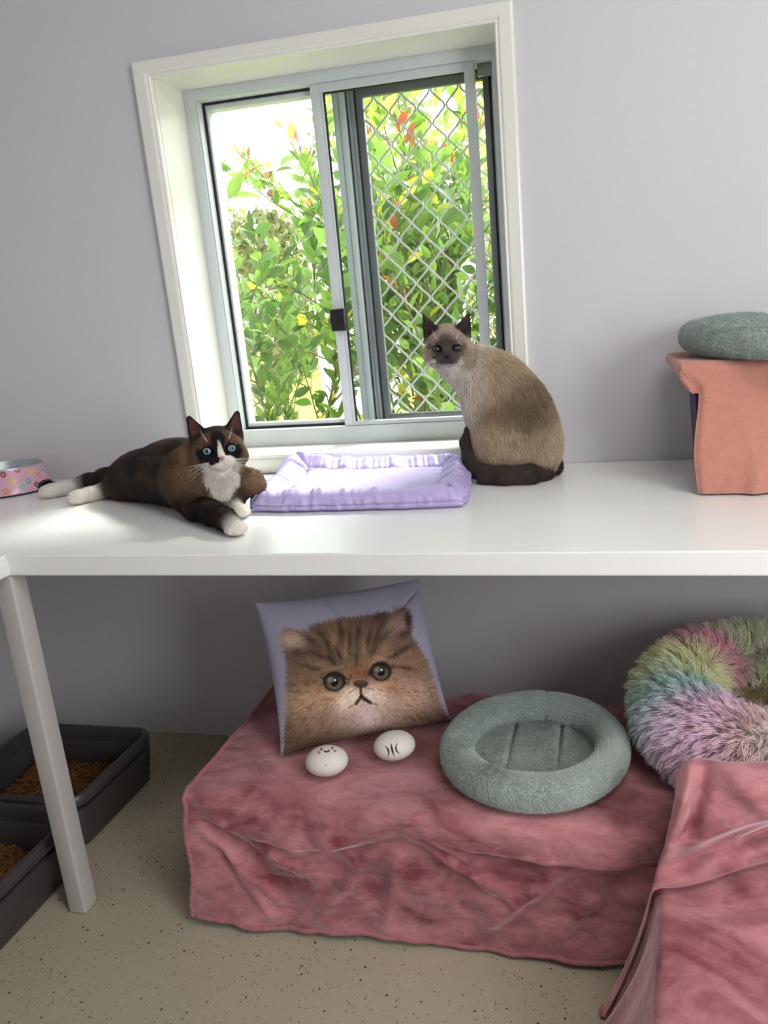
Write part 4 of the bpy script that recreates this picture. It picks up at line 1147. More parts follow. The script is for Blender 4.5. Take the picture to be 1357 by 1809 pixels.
# ------------------------------------------------------------------ navy crate under a peach fleece
def peach():
    root = thing('storage_crate', 'dark navy crate almost hidden by the peach fleece', 'crate', (1.36, -0.2, BZ))
    M_NAVY = simple('navy_fabric', (0.012, 0.012, 0.055), 0.6, var=0.1)
    m = MB(); zt, zb = 0.975, BZ + 0.001
    top = [(1.181, -0.316), (1.60, -0.316), (1.60, -0.202), (1.181, -0.202)]; bot = [(1.197, -0.312), (1.59, -0.312), (1.59, -0.206), (1.197, -0.206)]
    P = np.array([[(x, y, zb) for x, y in bot], [(x + (xb - x) * 0.3, y + (yb - y) * .3, zb + .7 * (zt - zb)) for (x, y), (xb, yb) in zip(top, bot)], [(x, y, zt) for x, y in top]])
    V = m.grid(P, False, True); m.bm.faces.new(V[0]); m.bm.faces.new(V[-1]); bmesh.ops.bevel(m.bm, geom=list(m.bm.edges), offset=0.004, segments=2, affect='EDGES', clamp_overlap=True)
    m.build('crate_body', M_NAVY, root, autos=40)
    fl = thing('fleece_blanket', 'peach fleece blanket draped over the crate on the bench', 'blanket', (1.38, -0.33, BZ))
    M_PEACH = simple('peach_fleece', (0.54, 0.235, 0.175), 0.95, var=0.10, vscale=45, bump=(420, 0.8, 0.002), sheen=0.35)
    # grid over the top (from back to front edge) then down the front; the left edge droops
    X0, X1 = 1.158, 1.62; yb, yf = -0.045, -0.330; zt = 0.988; r = 0.014
    xs = np.linspace(X0, X1, 130); rows = []
    for x in xs:
        y = np.linspace(yb, yf + r, 60); a = np.linspace(0, np.pi / 2, 12)[1:]; zz = np.linspace(zt - r, BZ + 0.004, 90)[1:]
        rows.append(np.column_stack([np.full(60 + 11 + 89, x), np.concatenate([y, yf + r - r * np.sin(a), np.full(89, yf)]), np.concatenate([np.full(60, zt), zt - r + r * np.cos(a), zz])]))
    P = np.array(rows); x, y, z = P[..., 0].copy(), P[..., 1].copy(), P[..., 2].copy()
    fr = sstep(0.004, 0.05, zt - z)
    s_ = x - X0
    # front panel narrows to the crate's side below the droop
    x = x + np.clip(1 - s_ / 0.06, 0, 1) * fr * (0.027 + 0.004 * np.sin((zt - z) * 30)) 
    y = y - fr * (0.010 * sstep(0.95, 0.78, z) + 0.006 * (fbm(p3(x * 8, z * 4, 2), 3) - 0.5) + 0.010 * np.exp(-((x - 1.285 - 0.05 * (z - 0.8)) / 0.016) ** 2) * sstep(0.85, 0.75, z)) + 0.006 * fr * np.exp(-(s_ / 0.012) ** 2)
    z = z + (1 - fr) * 0.003 * (fbm(p3(x * 12, y * 12, 1), 3) - 0.5)
    z = np.where(fr > 0.5, np.maximum(z, BZ + 0.003), z)
    P = np.stack([x, y, z], -1); m = MB(); m.grid(P)
    # drooping left side flap, longest at the front corner
    E = P[0, :66]; k = 10; t = np.linspace(0, 1, k)
    G = []
    for q in E:
        f = sstep(-0.06, -0.30, q[1]); L = 0.022 + 0.028 * f
        pts = [(q[0] - 0.006 * math.sin(3.1 * tt) + 0.020 * f * tt ** 2, q[1], q[2] - L * tt) for tt in t]
        G.append(pts)
    m.grid(np.array(G))
    # pleat joining the flap to the front panel
    Z0 = np.array(G)[-1]; pl = P[0, 60:]
    px_ = np.interp(-Z0[:, 2], -pl[:, 2], pl[:, 0]); py_ = np.interp(-Z0[:, 2], -pl[:, 2], pl[:, 1])
    J = np.stack([Z0, np.stack([0.5 * (Z0[:, 0] + px_) - 0.001, 0.5 * (Z0[:, 1] + py_) + 0.006 * t, Z0[:, 2]], 1), np.stack([px_, py_, Z0[:, 2]], 1)], 1)
    m.grid(J)
    A = P[0, 66:108]; B = np.array([[q[0] + 0.002, q[1] + 0.010, q[2]] for q in A]); Cc = np.array([[q[0] - 0.004, q[1] + 0.012, q[2] + 0.002] for q in A])
    w = np.linspace(0, 1, len(A))[:, None]; A2 = A * 1.0
    bmesh.ops.remove_doubles(m.bm, verts=m.bm.verts, dist=1e-5)
    m.build('fleece_cloth', M_PEACH, fl, autos=None)
peach()
# ------------------------------------------------------------------ cushion with a printed cat face
def cushion():
    BLc, a, b = np.array((0.396, -0.524, 0.291)), np.array((0.312, 0.152, 0.0)), np.array((-0.072, 0.120, 0.272))
    nrm = np.cross(a, b); nrm /= np.linalg.norm(nrm)
    root = thing('cat_print_cushion', 'square lilac cushion printed with a flat-faced tabby cat leaning under the bench', 'cushion', tuple(BLc + a / 2))
    n = 420
    # ---- the print, painted as thousands of fur strokes on a canvas
    W = 680; k = W / 1357.0
    rng = np.random.default_rng(77)
    def G(r, g, b_):
        c = np.array(lin(r, g, b_)) * 1.75; m_ = c.mean()
        return m_ + (c - m_) * 0.80
    img = np.tile(np.array((0.385, 0.375, 0.50)), (W, W, 1))
    poly = np.array([(262, 432), (272, 408), (300, 398), (345, 402), (400, 420), (440, 388), (520, 368), (620, 345), (720, 335), (800, 318), (855, 303), (905, 300), (942, 276), (985, 265), (1012, 282), (1027, 335), (1024, 450), (1062, 510), (1110, 570), (1140, 660), (1165, 740), (1190, 830), (1225, 900), (1262, 950), (1330, 980), (1330, 1280), (285, 1280), (292, 1160), (290, 1000), (300, 850), (305, 700), (300, 620), (286, 540), (268, 475)], float)
    def inside(x, y):
        c = np.zeros(x.shape, bool); m = len(poly)
        for i in range(m):
            x0, y0 = poly[i]; x1, y1 = poly[(i + 1) % m]
            t = ((y0 > y) != (y1 > y)) & (x < (x1 - x0) * (y - y0) / (y1 - y0 + 1e-9) + x0)
            c ^= t
        return c
    yy, xx = np.mgrid[0:W, 0:W] / k
    msk = inside(xx, yy)
    ga = lambda x, y, cx, cy, sx, sy, ang=0.0: np.exp(-((((x - cx) * np.cos(ang) + (y - cy) * np.sin(ang)) / sx) ** 2 + ((-(x - cx) * np.sin(ang) + (y - cy) * np.cos(ang)) / sy) ** 2))
    def colour(x, y, r):
        C = np.tile(G(98, 74, 54), (len(x), 1)); nz = fbm(p3(x / 38, y / 38, 1), 3) - 0.5
        def put(w, c):
            nonlocal C
            w = np.clip(w, 0, 1)[:, None]; C = C * (1 - w) + G(*c) * w
        put(1.1 * ga(x, y, 400, 860, 170, 120), (150, 118, 90)); put(1.2 * ga(x, y, 1000, 800, 170, 150), (166, 128, 104))
        put(1.0 * ga(x, y, 1010, 640, 120, 90), (120, 88, 62)); put(0.9 * ga(x, y, 420, 700, 110, 70), (112, 84, 58))
        put(0.9 * ga(x, y, 320, 1080, 110, 150), (74, 58, 42)); put(0.9 * ga(x, y, 560, 1120, 220, 70), (62, 46, 36)); put(0.8 * ga(x, y, 1180, 960, 160, 80), (78, 58, 44)); put(0.7 * ga(x, y, 900, 1060, 230, 60), (88, 66, 54))
        put(0.9 * ga(x, y, 660, 430, 200, 90), (92, 70, 52)); put(0.8 * ga(x, y, 860, 330, 110, 50), (46, 34, 27))
        # forehead stripes
        for cx, cy, sx, sy, an in ((520, 500, 16, 95, -0.45), (585, 560, 13, 70, -0.5), (600, 420, 16, 70, -0.1), (650, 480, 13, 85, 0.02), (700, 430, 18, 75, 0.1), (760, 470, 15, 85, 0.25), (785, 560, 13, 60, 0.35), (820, 430, 16, 70, 0.4), (690, 600, 10, 60, 0.05), (455, 560, 60, 12, 0.5), (420, 640, 70, 11, 0.3), (930, 560, 70, 13, -0.55), (985, 640, 80, 12, 0.12), (1000, 520, 60, 14, -0.5), (470, 430, 40, 14, 0.5), (545, 600, 15, 45, -0.6)):
            put(0.85 * ga(x, y, cx, cy, sx, sy, an) + 0.5 * nz * ga(x, y, cx, cy, sx * 2, sy, an), (36, 25, 18))
        for cx, cy, sx, sy in ((555, 470, 18, 60), (625, 540, 14, 60), (735, 530, 14, 60), (860, 520, 30, 40), (480, 620, 50, 16)):
            put(0.7 * ga(x, y, cx, cy, sx, sy), (140, 104, 72))
        # ears
        put(1.2 * ga(x, y, 315, 465, 66, 62), (158, 130, 116)); put(1.0 * ga(x, y, 345, 545, 60, 35), (66, 50, 46)); put(0.9 * ga(x, y, 400, 430, 60, 18, 0.3), (120, 92, 66))
        put(1.1 * ga(x, y, 955, 375, 60, 80, 0.6), (128, 96, 90)); put(0.9 * ga(x, y, 868, 420, 26, 90, 0.55), (40, 28, 22)); put(0.8 * ga(x, y, 425, 470, 22, 70, -0.7), (52, 38, 30)); put(1.0 * ga(x, y, 1012, 330, 20, 70, -0.1), (34, 24, 24)); put(0.9 * ga(x, y, 985, 430, 55, 30, -0.5), (52, 36, 36)); put(0.8 * ga(x, y, 900, 370, 24, 70, 0.7), (130, 100, 78))
        # round the eyes, bridge of the nose
        put(0.9 * ga(x, y, 470, 800, 70, 60), (150, 112, 76)); put(1.0 * ga(x, y, 590, 810, 60, 40, -0.4), (156, 112, 76)); put(0.9 * ga(x, y, 880, 755, 90, 35, 0.3), (140, 84, 46)); put(0.9 * ga(x, y, 640, 700, 28, 60, 0.2), (140, 100, 64)); put(1.1 * ga(x, y, 708, 690, 70, 44), (112, 64, 28)); put(0.9 * ga(x, y, 715, 650, 40, 20), (120, 78, 40)); put(0.7 * ga(x, y, 800, 600, 60, 30, -0.4), (150, 112, 78))
        # muzzle pads, chin
        put(1.5 * ga(x, y, 655, 835, 62, 75, 0.5), (205, 178, 152)); put(1.5 * ga(x, y, 800, 822, 78, 62, 0.6), (200, 170, 148)); put(1.3 * ga(x, y, 760, 935, 115, 75), (178, 154, 148)); put(0.8 * ga(x, y, 650, 960, 80, 60), (140, 116, 100)); put(0.6 * ga(x, y, 870, 910, 80, 60), (150, 122, 104))
        put(0.5 * ga(x, y, 480, 980, 160, 60), (120, 92, 66))
        # brown ticks on the cheeks
        f = fbm(p3(x / 30 + y / 60, y / 16 - x / 40, 7), 3)
        put(0.6 * sstep(0.56, 0.66, f) * sstep(640, 760, y) * np.clip(1 - 1.3 * ga(x, y, 735, 880, 190, 160), 0, 1), (74, 50, 34))
        return C * np.clip(1 + 0.50 * r, 0.35, 1.9)[:, None]
    nose = np.array((715.0, 735.0))
    for it, (num, Ls, wd) in enumerate(((60000, 46, 1), (70000, 34, 0), (40000, 26, 0))):
        x = rng.uniform(240, 1357, num); y = rng.uniform(250, 1240, num); ok = inside(x, y); x, y = x[ok], y[ok]
        d = np.stack([x - nose[0], y - nose[1]], 1); dl = np.linalg.norm(d, axis=1) + 1e-6; d /= dl[:, None]
        d[:, 1] += 0.55 * sstep(60, 300, y - 760) + np.where(y < 560, -0.35, 0); ear = (y < 560) & ((x < 420) | (x > 880)); d[ear] = np.stack([np.where(x[ear] < 420, -1.0, 0.55), np.where(x[ear] < 420, -0.25, -1.0)], 1) + rng.normal(0, 0.35, (ear.sum(), 2))
        an = rng.normal(0, 0.22, len(x)); d = np.stack([d[:, 0] * np.cos(an) - d[:, 1] * np.sin(an), d[:, 0] * np.sin(an) + d[:, 1] * np.cos(an)], 1); d /= np.linalg.norm(d, axis=1)[:, None] + 1e-9
        L = Ls * rng.uniform(0.5, 1.3, len(x)) * (0.35 + 0.65 * sstep(30, 260, dl)); c = colour(x, y, rng.normal(0, 0.62 if it else 0.3, len(x)))
        bend = rng.normal(0, 0.25, len(x))
        for t in np.linspace(0, 1, 26):
            px = x + d[:, 0] * L * t - d[:, 1] * bend * L * t * t; py = y + d[:, 1] * L * t + d[:, 0] * bend * L * t * t
            for ox, oy in (((0, 0), (1, 0), (0, 1)) if (wd or t < 0.4) else ((0, 0),)):
                ix = np.clip((px * k).astype(int) + ox, 0, W - 1); iy = np.clip((py * k).astype(int) + oy, 0, W - 1)
                al = 0.62 * (1 - 0.5 * t); img[iy, ix] = img[iy, ix] * (1 - al) + c * al
    # eyes
    for cx, cy in ((556, 730), (842, 664)):
        dx, dy = xx - cx, yy - cy; r = np.hypot(dx, dy * 1.04)
        def lay(w, c):
            img[:] = img * (1 - w[..., None]) + (c if isinstance(c, np.ndarray) and c.ndim == 3 else np.array(c)) * w[..., None]
        sg = 1 if cx < 700 else -1
        lay(0.95 * sstep(76, 60, np.hypot(dx, (dy + 3) * 1.05)), G(20, 14, 11)); lay(0.9 * ga(dx, dy, sg * 62, 6, 26, 14, sg * 0.5), G(20, 14, 11)); lay(0.8 * ga(dx, dy, -sg * 62, -22, 26, 12, sg * 0.4), G(30, 21, 16)); lay(0.55 * ga(dx, dy, -sg * 10, 84, 80, 16, sg * 0.15), G(190, 148, 108)); lay(0.5 * ga(dx, dy, -sg * 8, -86, 60, 12, -sg * 0.25), G(150, 116, 86))
        ir = G(84, 72, 52) * (0.40 + 0.75 * sstep(-50, 50, dy))[..., None] * (0.8 + 0.4 * vnoise(p3(np.arctan2(dy, dx) * 16, r / 14, 1)))[..., None]
        lay(sstep(55, 50, r), ir); lay(sstep(56, 50, r) * sstep(40, 54, r) * 0.6, G(30, 22, 16))
        lay(sstep(-18, -44, dy) * sstep(58, 50, r) * 0.8, G(16, 11, 9))
        lay(sstep(30, 25, np.hypot(dx * 1.12, dy)), (0.004, 0.004, 0.005)); lay(sstep(9, 4, np.hypot(dx - 4, dy + 12)), G(200, 200, 205)); lay(0.35 * sstep(26, 10, np.hypot((dx + 22), (dy + 14))), G(150, 150, 140))
    # nose leather, mouth
    lay(0.92 * sstep(1.05, 0.8, np.hypot((xx - 717) / 52, (yy - 742) / 27)), G(52, 32, 26)); lay(0.5 * sstep(1.0, 0.4, np.hypot((xx - 717) / 40, (yy - 728) / 10)), G(112, 78, 58))
    def seg(p, q, w, c, a=0.9):
        p, q = np.array(p, float), np.array(q, float); ab = q - p; t = np.clip(((xx - p[0]) * ab[0] + (yy - p[1]) * ab[1]) / (ab @ ab), 0, 1)
        lay(a * sstep(w, w * 0.4, np.hypot(xx - p[0] - t * ab[0], yy - p[1] - t * ab[1])), c)
    mk = G(26, 16, 16)
    seg((715, 765), (722, 822), 12, mk); seg((722, 822), (690, 868), 16, mk); seg((690, 868), (650, 892), 9, mk, 0.6); seg((722, 822), (780, 862), 17, mk); seg((780, 862), (822, 872), 9, mk, 0.6); seg((645, 800), (690, 770), 8, G(60, 42, 32), 0.5); seg((800, 780), (745, 765), 8, G(60, 42, 32), 0.5); seg((735, 840), (765, 852), 14, mk, 0.7); seg((655, 690), (640, 740), 9, G(50, 34, 24), 0.7); seg((768, 655), (772, 690), 10, G(40, 28, 20), 0.6); seg((600, 690), (632, 712), 12, G(24, 17, 13), 0.8)
    for i in range(46):       # whisker spots and pale whiskers
        sx = rng.integers(0, 2); x0, y0 = (rng.uniform(610, 690), rng.uniform(800, 880)) if sx == 0 else (rng.uniform(770, 880), rng.uniform(780, 860))
        ang = (math.pi - rng.uniform(0.35, 1.35)) if sx == 0 else rng.uniform(0.3, 1.35); L = rng.uniform(120, 240); t = np.linspace(0, 1, 260)
        px = x0 + np.cos(ang) * L * t; py = y0 + np.sin(ang) * L * t + 30 * t * t
        ix, iy = np.clip((px * k).astype(int), 0, W - 1), np.clip((py * k).astype(int), 0, W - 1); al = (0.6 * (1 - t))[:, None]; img[iy, ix] = img[iy, ix] * (1 - al) + G(190, 165, 140) * al
    # ---- the cushion shape
    u = np.linspace(0, 1, n)[:, None]; v = np.linspace(0, 1, n)[None, :]
    uu, vv = u + 0 * v, v + 0 * u
    cb, ct = 4 * uu * (1 - uu), 4 * vv * (1 - vv)
    # seams draw in between the pinched corners
    up = uu + 0.030 * ct ** 0.8 * (1 - 2 * uu) * 0.9; vp = vv + 0.030 * cb ** 0.8 * (1 - 2 * vv) * 0.9
    hgt = 0.062 * (np.clip(cb, 0, 1) ** 0.55) * (np.clip(ct, 0, 1) ** 0.55)
    crs = (fbm(p3(uu * 5, vv * 5, 3), 3) - 0.5)
    hgt = hgt + 0.007 * crs * np.clip(cb * ct * 3, 0, 1) + 0.006 * (np.abs(fbm(p3(uu * 3 + vv * 2, vv * 3 - uu, 9), 2) - 0.5) - 0.2) * np.clip(cb * ct * 4, 0, 1) - 0.007 * ga(uu, vv, 0.90, 0.86, 0.10, 0.012, 0.7) - 0.006 * ga(uu, vv, 0.42, 0.93, 0.10, 0.015, -1.2)
    # upper right corner folds back a little
    fold = 0.018 * ga(uu, vv, 1.0, 1.0, 0.16, 0.16)
    Pf = BLc + up[..., None] * a + vp[..., None] * b + (hgt - fold + 0.0)[..., None] * nrm
    C4 = {(0, 0): (262, 1172), (1, 0): (1292, 966), (0, 1): (98, 214), (1, 1): (1100, 40)}
    cx = sum((uu if i else 1 - uu) * (vv if j else 1 - vv) * c[0] for (i, j), c in C4.items()); cy = sum((uu if i else 1 - uu) * (vv if j else 1 - vv) * c[1] for (i, j), c in C4.items())
    # bilinear lookup in the painted canvas
    fx, fy = np.clip(cx * k, 0, W - 2), np.clip(cy * k, 0, W - 2); ix, iy = fx.astype(int), fy.astype(int); wx, wy = (fx - ix)[..., None], (fy - iy)[..., None]
    Cc = img[iy, ix] * (1 - wx) * (1 - wy) + img[iy, ix + 1] * wx * (1 - wy) + img[iy + 1, ix] * (1 - wx) * wy + img[iy + 1, ix + 1] * wx * wy
    mn = 0.62
    i, j = np.meshgrid(np.arange(n - 1), np.arange(n - 1), indexing='ij')
    F = np.stack([i * n + j, (i + 1) * n + j, (i + 1) * n + j + 1, i * n + j + 1], -1).reshape(-1, 4)
    mesh_obj('printed_front', Pf.reshape(-1, 3), F, attr_mat('printed_polyester', 0.75, 0.2, bump=(600, 0.1, 0.0005)), root, colors=np.clip(Cc.reshape(-1, 3), 0.003, 1))
    st = slice(None, None, 7)
    Pb = (BLc + up[..., None] * a + vp[..., None] * b + (-hgt * 0.75 - fold)[..., None] * nrm)[st, st]
    Pb = Pb.copy(); Pb[..., 2] = np.maximum(Pb[..., 2], 0.290)
    m = MB(); m.grid(Pb); m.build('plain_back', simple('lilac_polyester', (0.385, 0.375, 0.50), 0.75, var=0.05), root, autos=None)
cushion()
# ------------------------------------------------------------------ cats
M_FURBASE = attr_mat('fur_skin', 0.8, 0.15)
M_CATFUR = attr_mat('cat_fur', 0.55, 0.25)
M_WHISK = simple('whisker_white', (0.85, 0.83, 0.8), 0.4)
def head_prims(S, O, R, s, col, colear, colin, slim=1.0, eartip=(3.95, 6.5, 0.32)):
    """cat head in centimetres, +y out of the face, +x the cat's own right"""
    W = lambda p: np.array(O) + (R @ (np.array(p, float) * s * 0.01))
    r_ = lambda *a: np.array(a) * s * 0.01
    c1 = s * 0.01
    f = lambda x: R @ np.array(x, float)
    back = f((0, -1, 0.15))
    S.ell(W((0, -0.9, 0.5)), r_(4.1 * slim, 4.2, 3.7), R, 0.012, col, 1, back, 0.6)
    for sx in (-1, 1):
        S.ell(W((sx * 2.35 * slim, 0.5, -1.1)), r_(2.2, 2.3, 1.9), R, 0.012, col, 1, f((sx * 0.9, -0.9, -0.5)), 0.75)
    S.ell(W((0, 1.5, 1.3)), r_(2.6, 2.0, 1.9), R, 0.012, col, 1, f((0, -0.6, 1)), 0.45)
    S.cone(W((0, 2.0, 0.9)), W((0, 3.75, -0.75)), 1.25 * c1, 0.85 * c1, 0.010, col, 1, f((0, -0.6, 1)), 0.22)
    for sx in (-1, 1):
        S.ell(W((sx * 0.95, 3.25, -1.65)), r_(1.2, 1.15, 0.95), R, 0.007, col, 1, f((sx * 1, -0.5, -0.5)), 0.3)
    S.ell(W((0, 2.75, -2.35)), r_(1.1, 1.1, 0.8), R, 0.007, col, 1, f((0, -0.4, -1)), 0.4)
    S.ell(W((0, 4.15, -0.95)), r_(0.62, 0.5, 0.42), R, 0.004, col, 1, f((0, 0, 1)), 0.0)
    for sx in (-1, 1):      # eye hollows
        S.ell(W((sx * 1.85, 3.05, 0.35)), r_(0.95, 0.75, 0.7), R, 0.006, None, -1)
    for sx in (-1, 1):
        nrm = f((sx * 0.45, 1, 0.05))
        S.flat(W((sx * 2.75, -0.5, 2.5)), W((sx * eartip[0], -0.9, eartip[1])), 1.95 * c1, eartip[2] * c1, nrm, 1.9, 0.007, colear, 1, 0.3, f((sx * 0.3, -0.1, 1)))
        a, b = W((sx * 2.85, 0.35, 2.9)), W((sx * (eartip[0] - 0.05), -0.35, eartip[1] - 0.3))
        S.flat(a, b, 1.45 * c1, 0.16 * c1, nrm, 2.2, 0.003, None, -1)
def eye_pair(root, O, R, s, iris, rad, out, squint, pos=(1.85, 2.30, 0.35), parentname='eye'):
    M = eye_material(iris)
    for sx in (-1, 1):
        n, m = 40, 28
        u = np.linspace(0, 2 * np.pi, n, endpoint=False)[:, None]; v = np.linspace(0, np.pi, m)[None, :]
        X = np.stack([np.sin(v) * np.cos(u) + 0 * u, np.cos(v) + 0 * u, np.sin(v) * np.sin(u)], -1)          # y = outwards
        ang = v[0] * 1.0
        C = np.zeros((n, m, 3))
        # pupil, iris, dark rim
        lx = X[..., 0]; lz = X[..., 2]
        rr = np.hypot(lx, lz)
        pup = sstep(0.03, -0.02, np.hypot(lx / 0.75, lz) - 0.36)
        C[:] = np.array(iris) * (0.75 + 0.5 * sstep(0.2, 0.75, rr))[..., None]
        C = C * (1 - pup[..., None])
        rim = sstep(0.60, 0.74, rr); C = C * (1 - rim[..., None]) + np.array((0.006, 0.005, 0.005)) * rim[..., None]
        C[X[..., 1] < 0] = (0.01, 0.01, 0.01)
        P = X * rad * s * 0.01 * np.array([1.0, 1.0, squint])
        ctr = np.array(O) + R @ (np.array((sx * pos[0], pos[1], pos[2])) * s * 0.01)
        turn = Matrix.Rotation(-sx * 0.22, 3, 'Z')
        Wd = ctr + (P.reshape(-1, 3) @ np.array(turn).T) @ R.T
        i, j = np.meshgrid(np.arange(n), np.arange(m - 1), indexing='ij')
        F = np.stack([i * m + j, i * m + j + 1, ((i + 1) % n) * m + j + 1, ((i + 1) % n) * m + j], -1).reshape(-1, 4)
        mesh_obj('eye', Wd, F, M, root, colors=C.reshape(-1, 3))
_em = {}
def eye_material(iris):
    if 'm' not in _em:
        _em['m'] = attr_mat('wet_eye', 0.06, 0.6)
    return _em['m']
def whiskers(root, O, R, s, seed, L=4.2):
    rng = np.random.default_rng(seed); P = []
    for sx in (-1, 1):
        for k in range(9):
            p = np.array([sx * rng.uniform(1.2, 1.9), rng.uniform(3.3, 3.8), rng.uniform(-2.0, -1.3)])
            d = np.array([sx * 1.0, 0.25, rng.uniform(-0.55, 0.25)]); d /= np.linalg.norm(d)
            t = np.linspace(0, 1, 6)[:, None]
            q = p + d * t * L * rng.uniform(0.7, 1.1) + np.array([0, -0.5, -0.9]) * t ** 2 * 0.9
            P.append(np.array(O) + (q * s * 0.01) @ R.T)
        for k in range(3):
            p = np.array([sx * 1.5, 2.9, 1.5]); d = np.array([sx * 0.6, 0.5, 1.0 + 0.2 * k]); t = np.linspace(0, 1, 6)[:, None]
            P.append(np.array(O) + ((p + d * t * 1.8 - np.array([0, .3, 0]) * t ** 2) * s * 0.01) @ R.T)
    P = np.array(P)
    strands('whiskers', P, 0.00022, np.tile((0.8, 0.78, 0.75), (len(P), 1)), M_CATFUR, root)
def toes(S, p, d, col, r=0.0072, spread=0.0068):
    d = np.array(d, float); d /= np.linalg.norm(d); sd = np.cross(d, (0, 0, 1)); p = np.array(p, float)
    for k, (o, fw) in enumerate(((-1.5, -0.004), (-0.5, 0.003), (0.5, 0.003), (1.5, -0.004))):
        q = p + sd * spread * o + d * fw
        S.cone(q - d * 0.010, q, r, r * 0.95, 0.0035, col, 1, d, 0.22)
def finish_cat(name, label, S, O, R, s, h, floor, facefn, loc, nhair, seed, flen, hrad, eyes, jit=0.18, clump_n=0):
    V, F = S.mesh(h, floor)
    V = smooth_mesh(V, F, 4)
    V[:, 2] = np.maximum(V[:, 2], floor + 0.0004)
    C, Fl, L = S.paint(V, 0.0035)
    loc_ = lambda P: ((P - np.array(O)) @ R) / (s * 0.01)
    C, L = facefn(V, loc_(V), C, L)
    root = thing(name, label, 'cat', loc)
    body = mesh_obj('body', V, F, M_FURBASE, root, colors=np.clip(C * 0.9, 0, 1))
    eye_pair(root, O, R, s, *eyes)
    # fur
    rng = np.random.default_rng(seed)
    N = normals(V, F)
    wt = (0.35 + 1.0 * (np.linalg.norm(loc_(V), axis=1) < 6)) * np.clip(L * 3, 0, 1) * (V[:, 2] > floor + 0.003)
    P, T, w = tri_sample(V, F.tolist(), nhair, rng, wt)
    w3 = w[..., None]
    nn = (N[T] * w3).sum(1); nn /= np.linalg.norm(nn, axis=1)[:, None] + 1e-9
    col = (C[T] * w3).sum(1); fl = (Fl[T] * w3).sum(1); ln = (L[T] * w).sum(1) * flen
    # painted marks stay crisp on the strands: evaluate them again at the strand roots
    col2, L2 = facefn(P, loc_(P), S.paint(P, 0.0035)[0], ln / flen); col = col2
    if (np.linalg.norm(fl, axis=1) < 1e-6).any(): fl = fl + np.array([0.01, 0, -0.01])
    fl = fl - nn * (fl * nn).sum(1)[:, None]; fl /= np.linalg.norm(fl, axis=1)[:, None] + 1e-9
    wav = np.stack([fbm(P * 45, 2, 3), fbm(P * 45, 2, 4), fbm(P * 45, 2, 5)], 1) - 0.5
    fl = fl + 1.0 * wav + rng.normal(0, 0.16, fl.shape); fl = fl - nn * (fl * nn).sum(1)[:, None]
    k = 4; t = np.linspace(0, 1, k); a = 1.02 + 0.28 * t + 0.0 * t
    ln = ln * rng.uniform(0.7, 1.25, len(P))
    aa = a[None, :] + rng.normal(0, 0.10, (len(P), 1))
    d = np.cos(aa)[..., None] * nn[:, None] + np.sin(aa)[..., None] * fl[:, None]
    step = (ln / (k - 1))[:, None, None] * d
    Q = P[:, None] + np.concatenate([np.zeros((len(P), 1, 3)), np.cumsum(step[:, 1:], 1)], 1) - nn[:, None] * 0.0006
    Q[..., 2] = np.maximum(Q[..., 2], floor + 0.0008)
    cc = col * (1 + rng.normal(0, jit, (len(P), 1))) * (0.85 + 0.3 * fbm(P * 60, 2, 9))[:, None]
    strands('fur', Q, hrad, np.clip(cc, 0.002, 1), M_CATFUR, body)
    return root, V

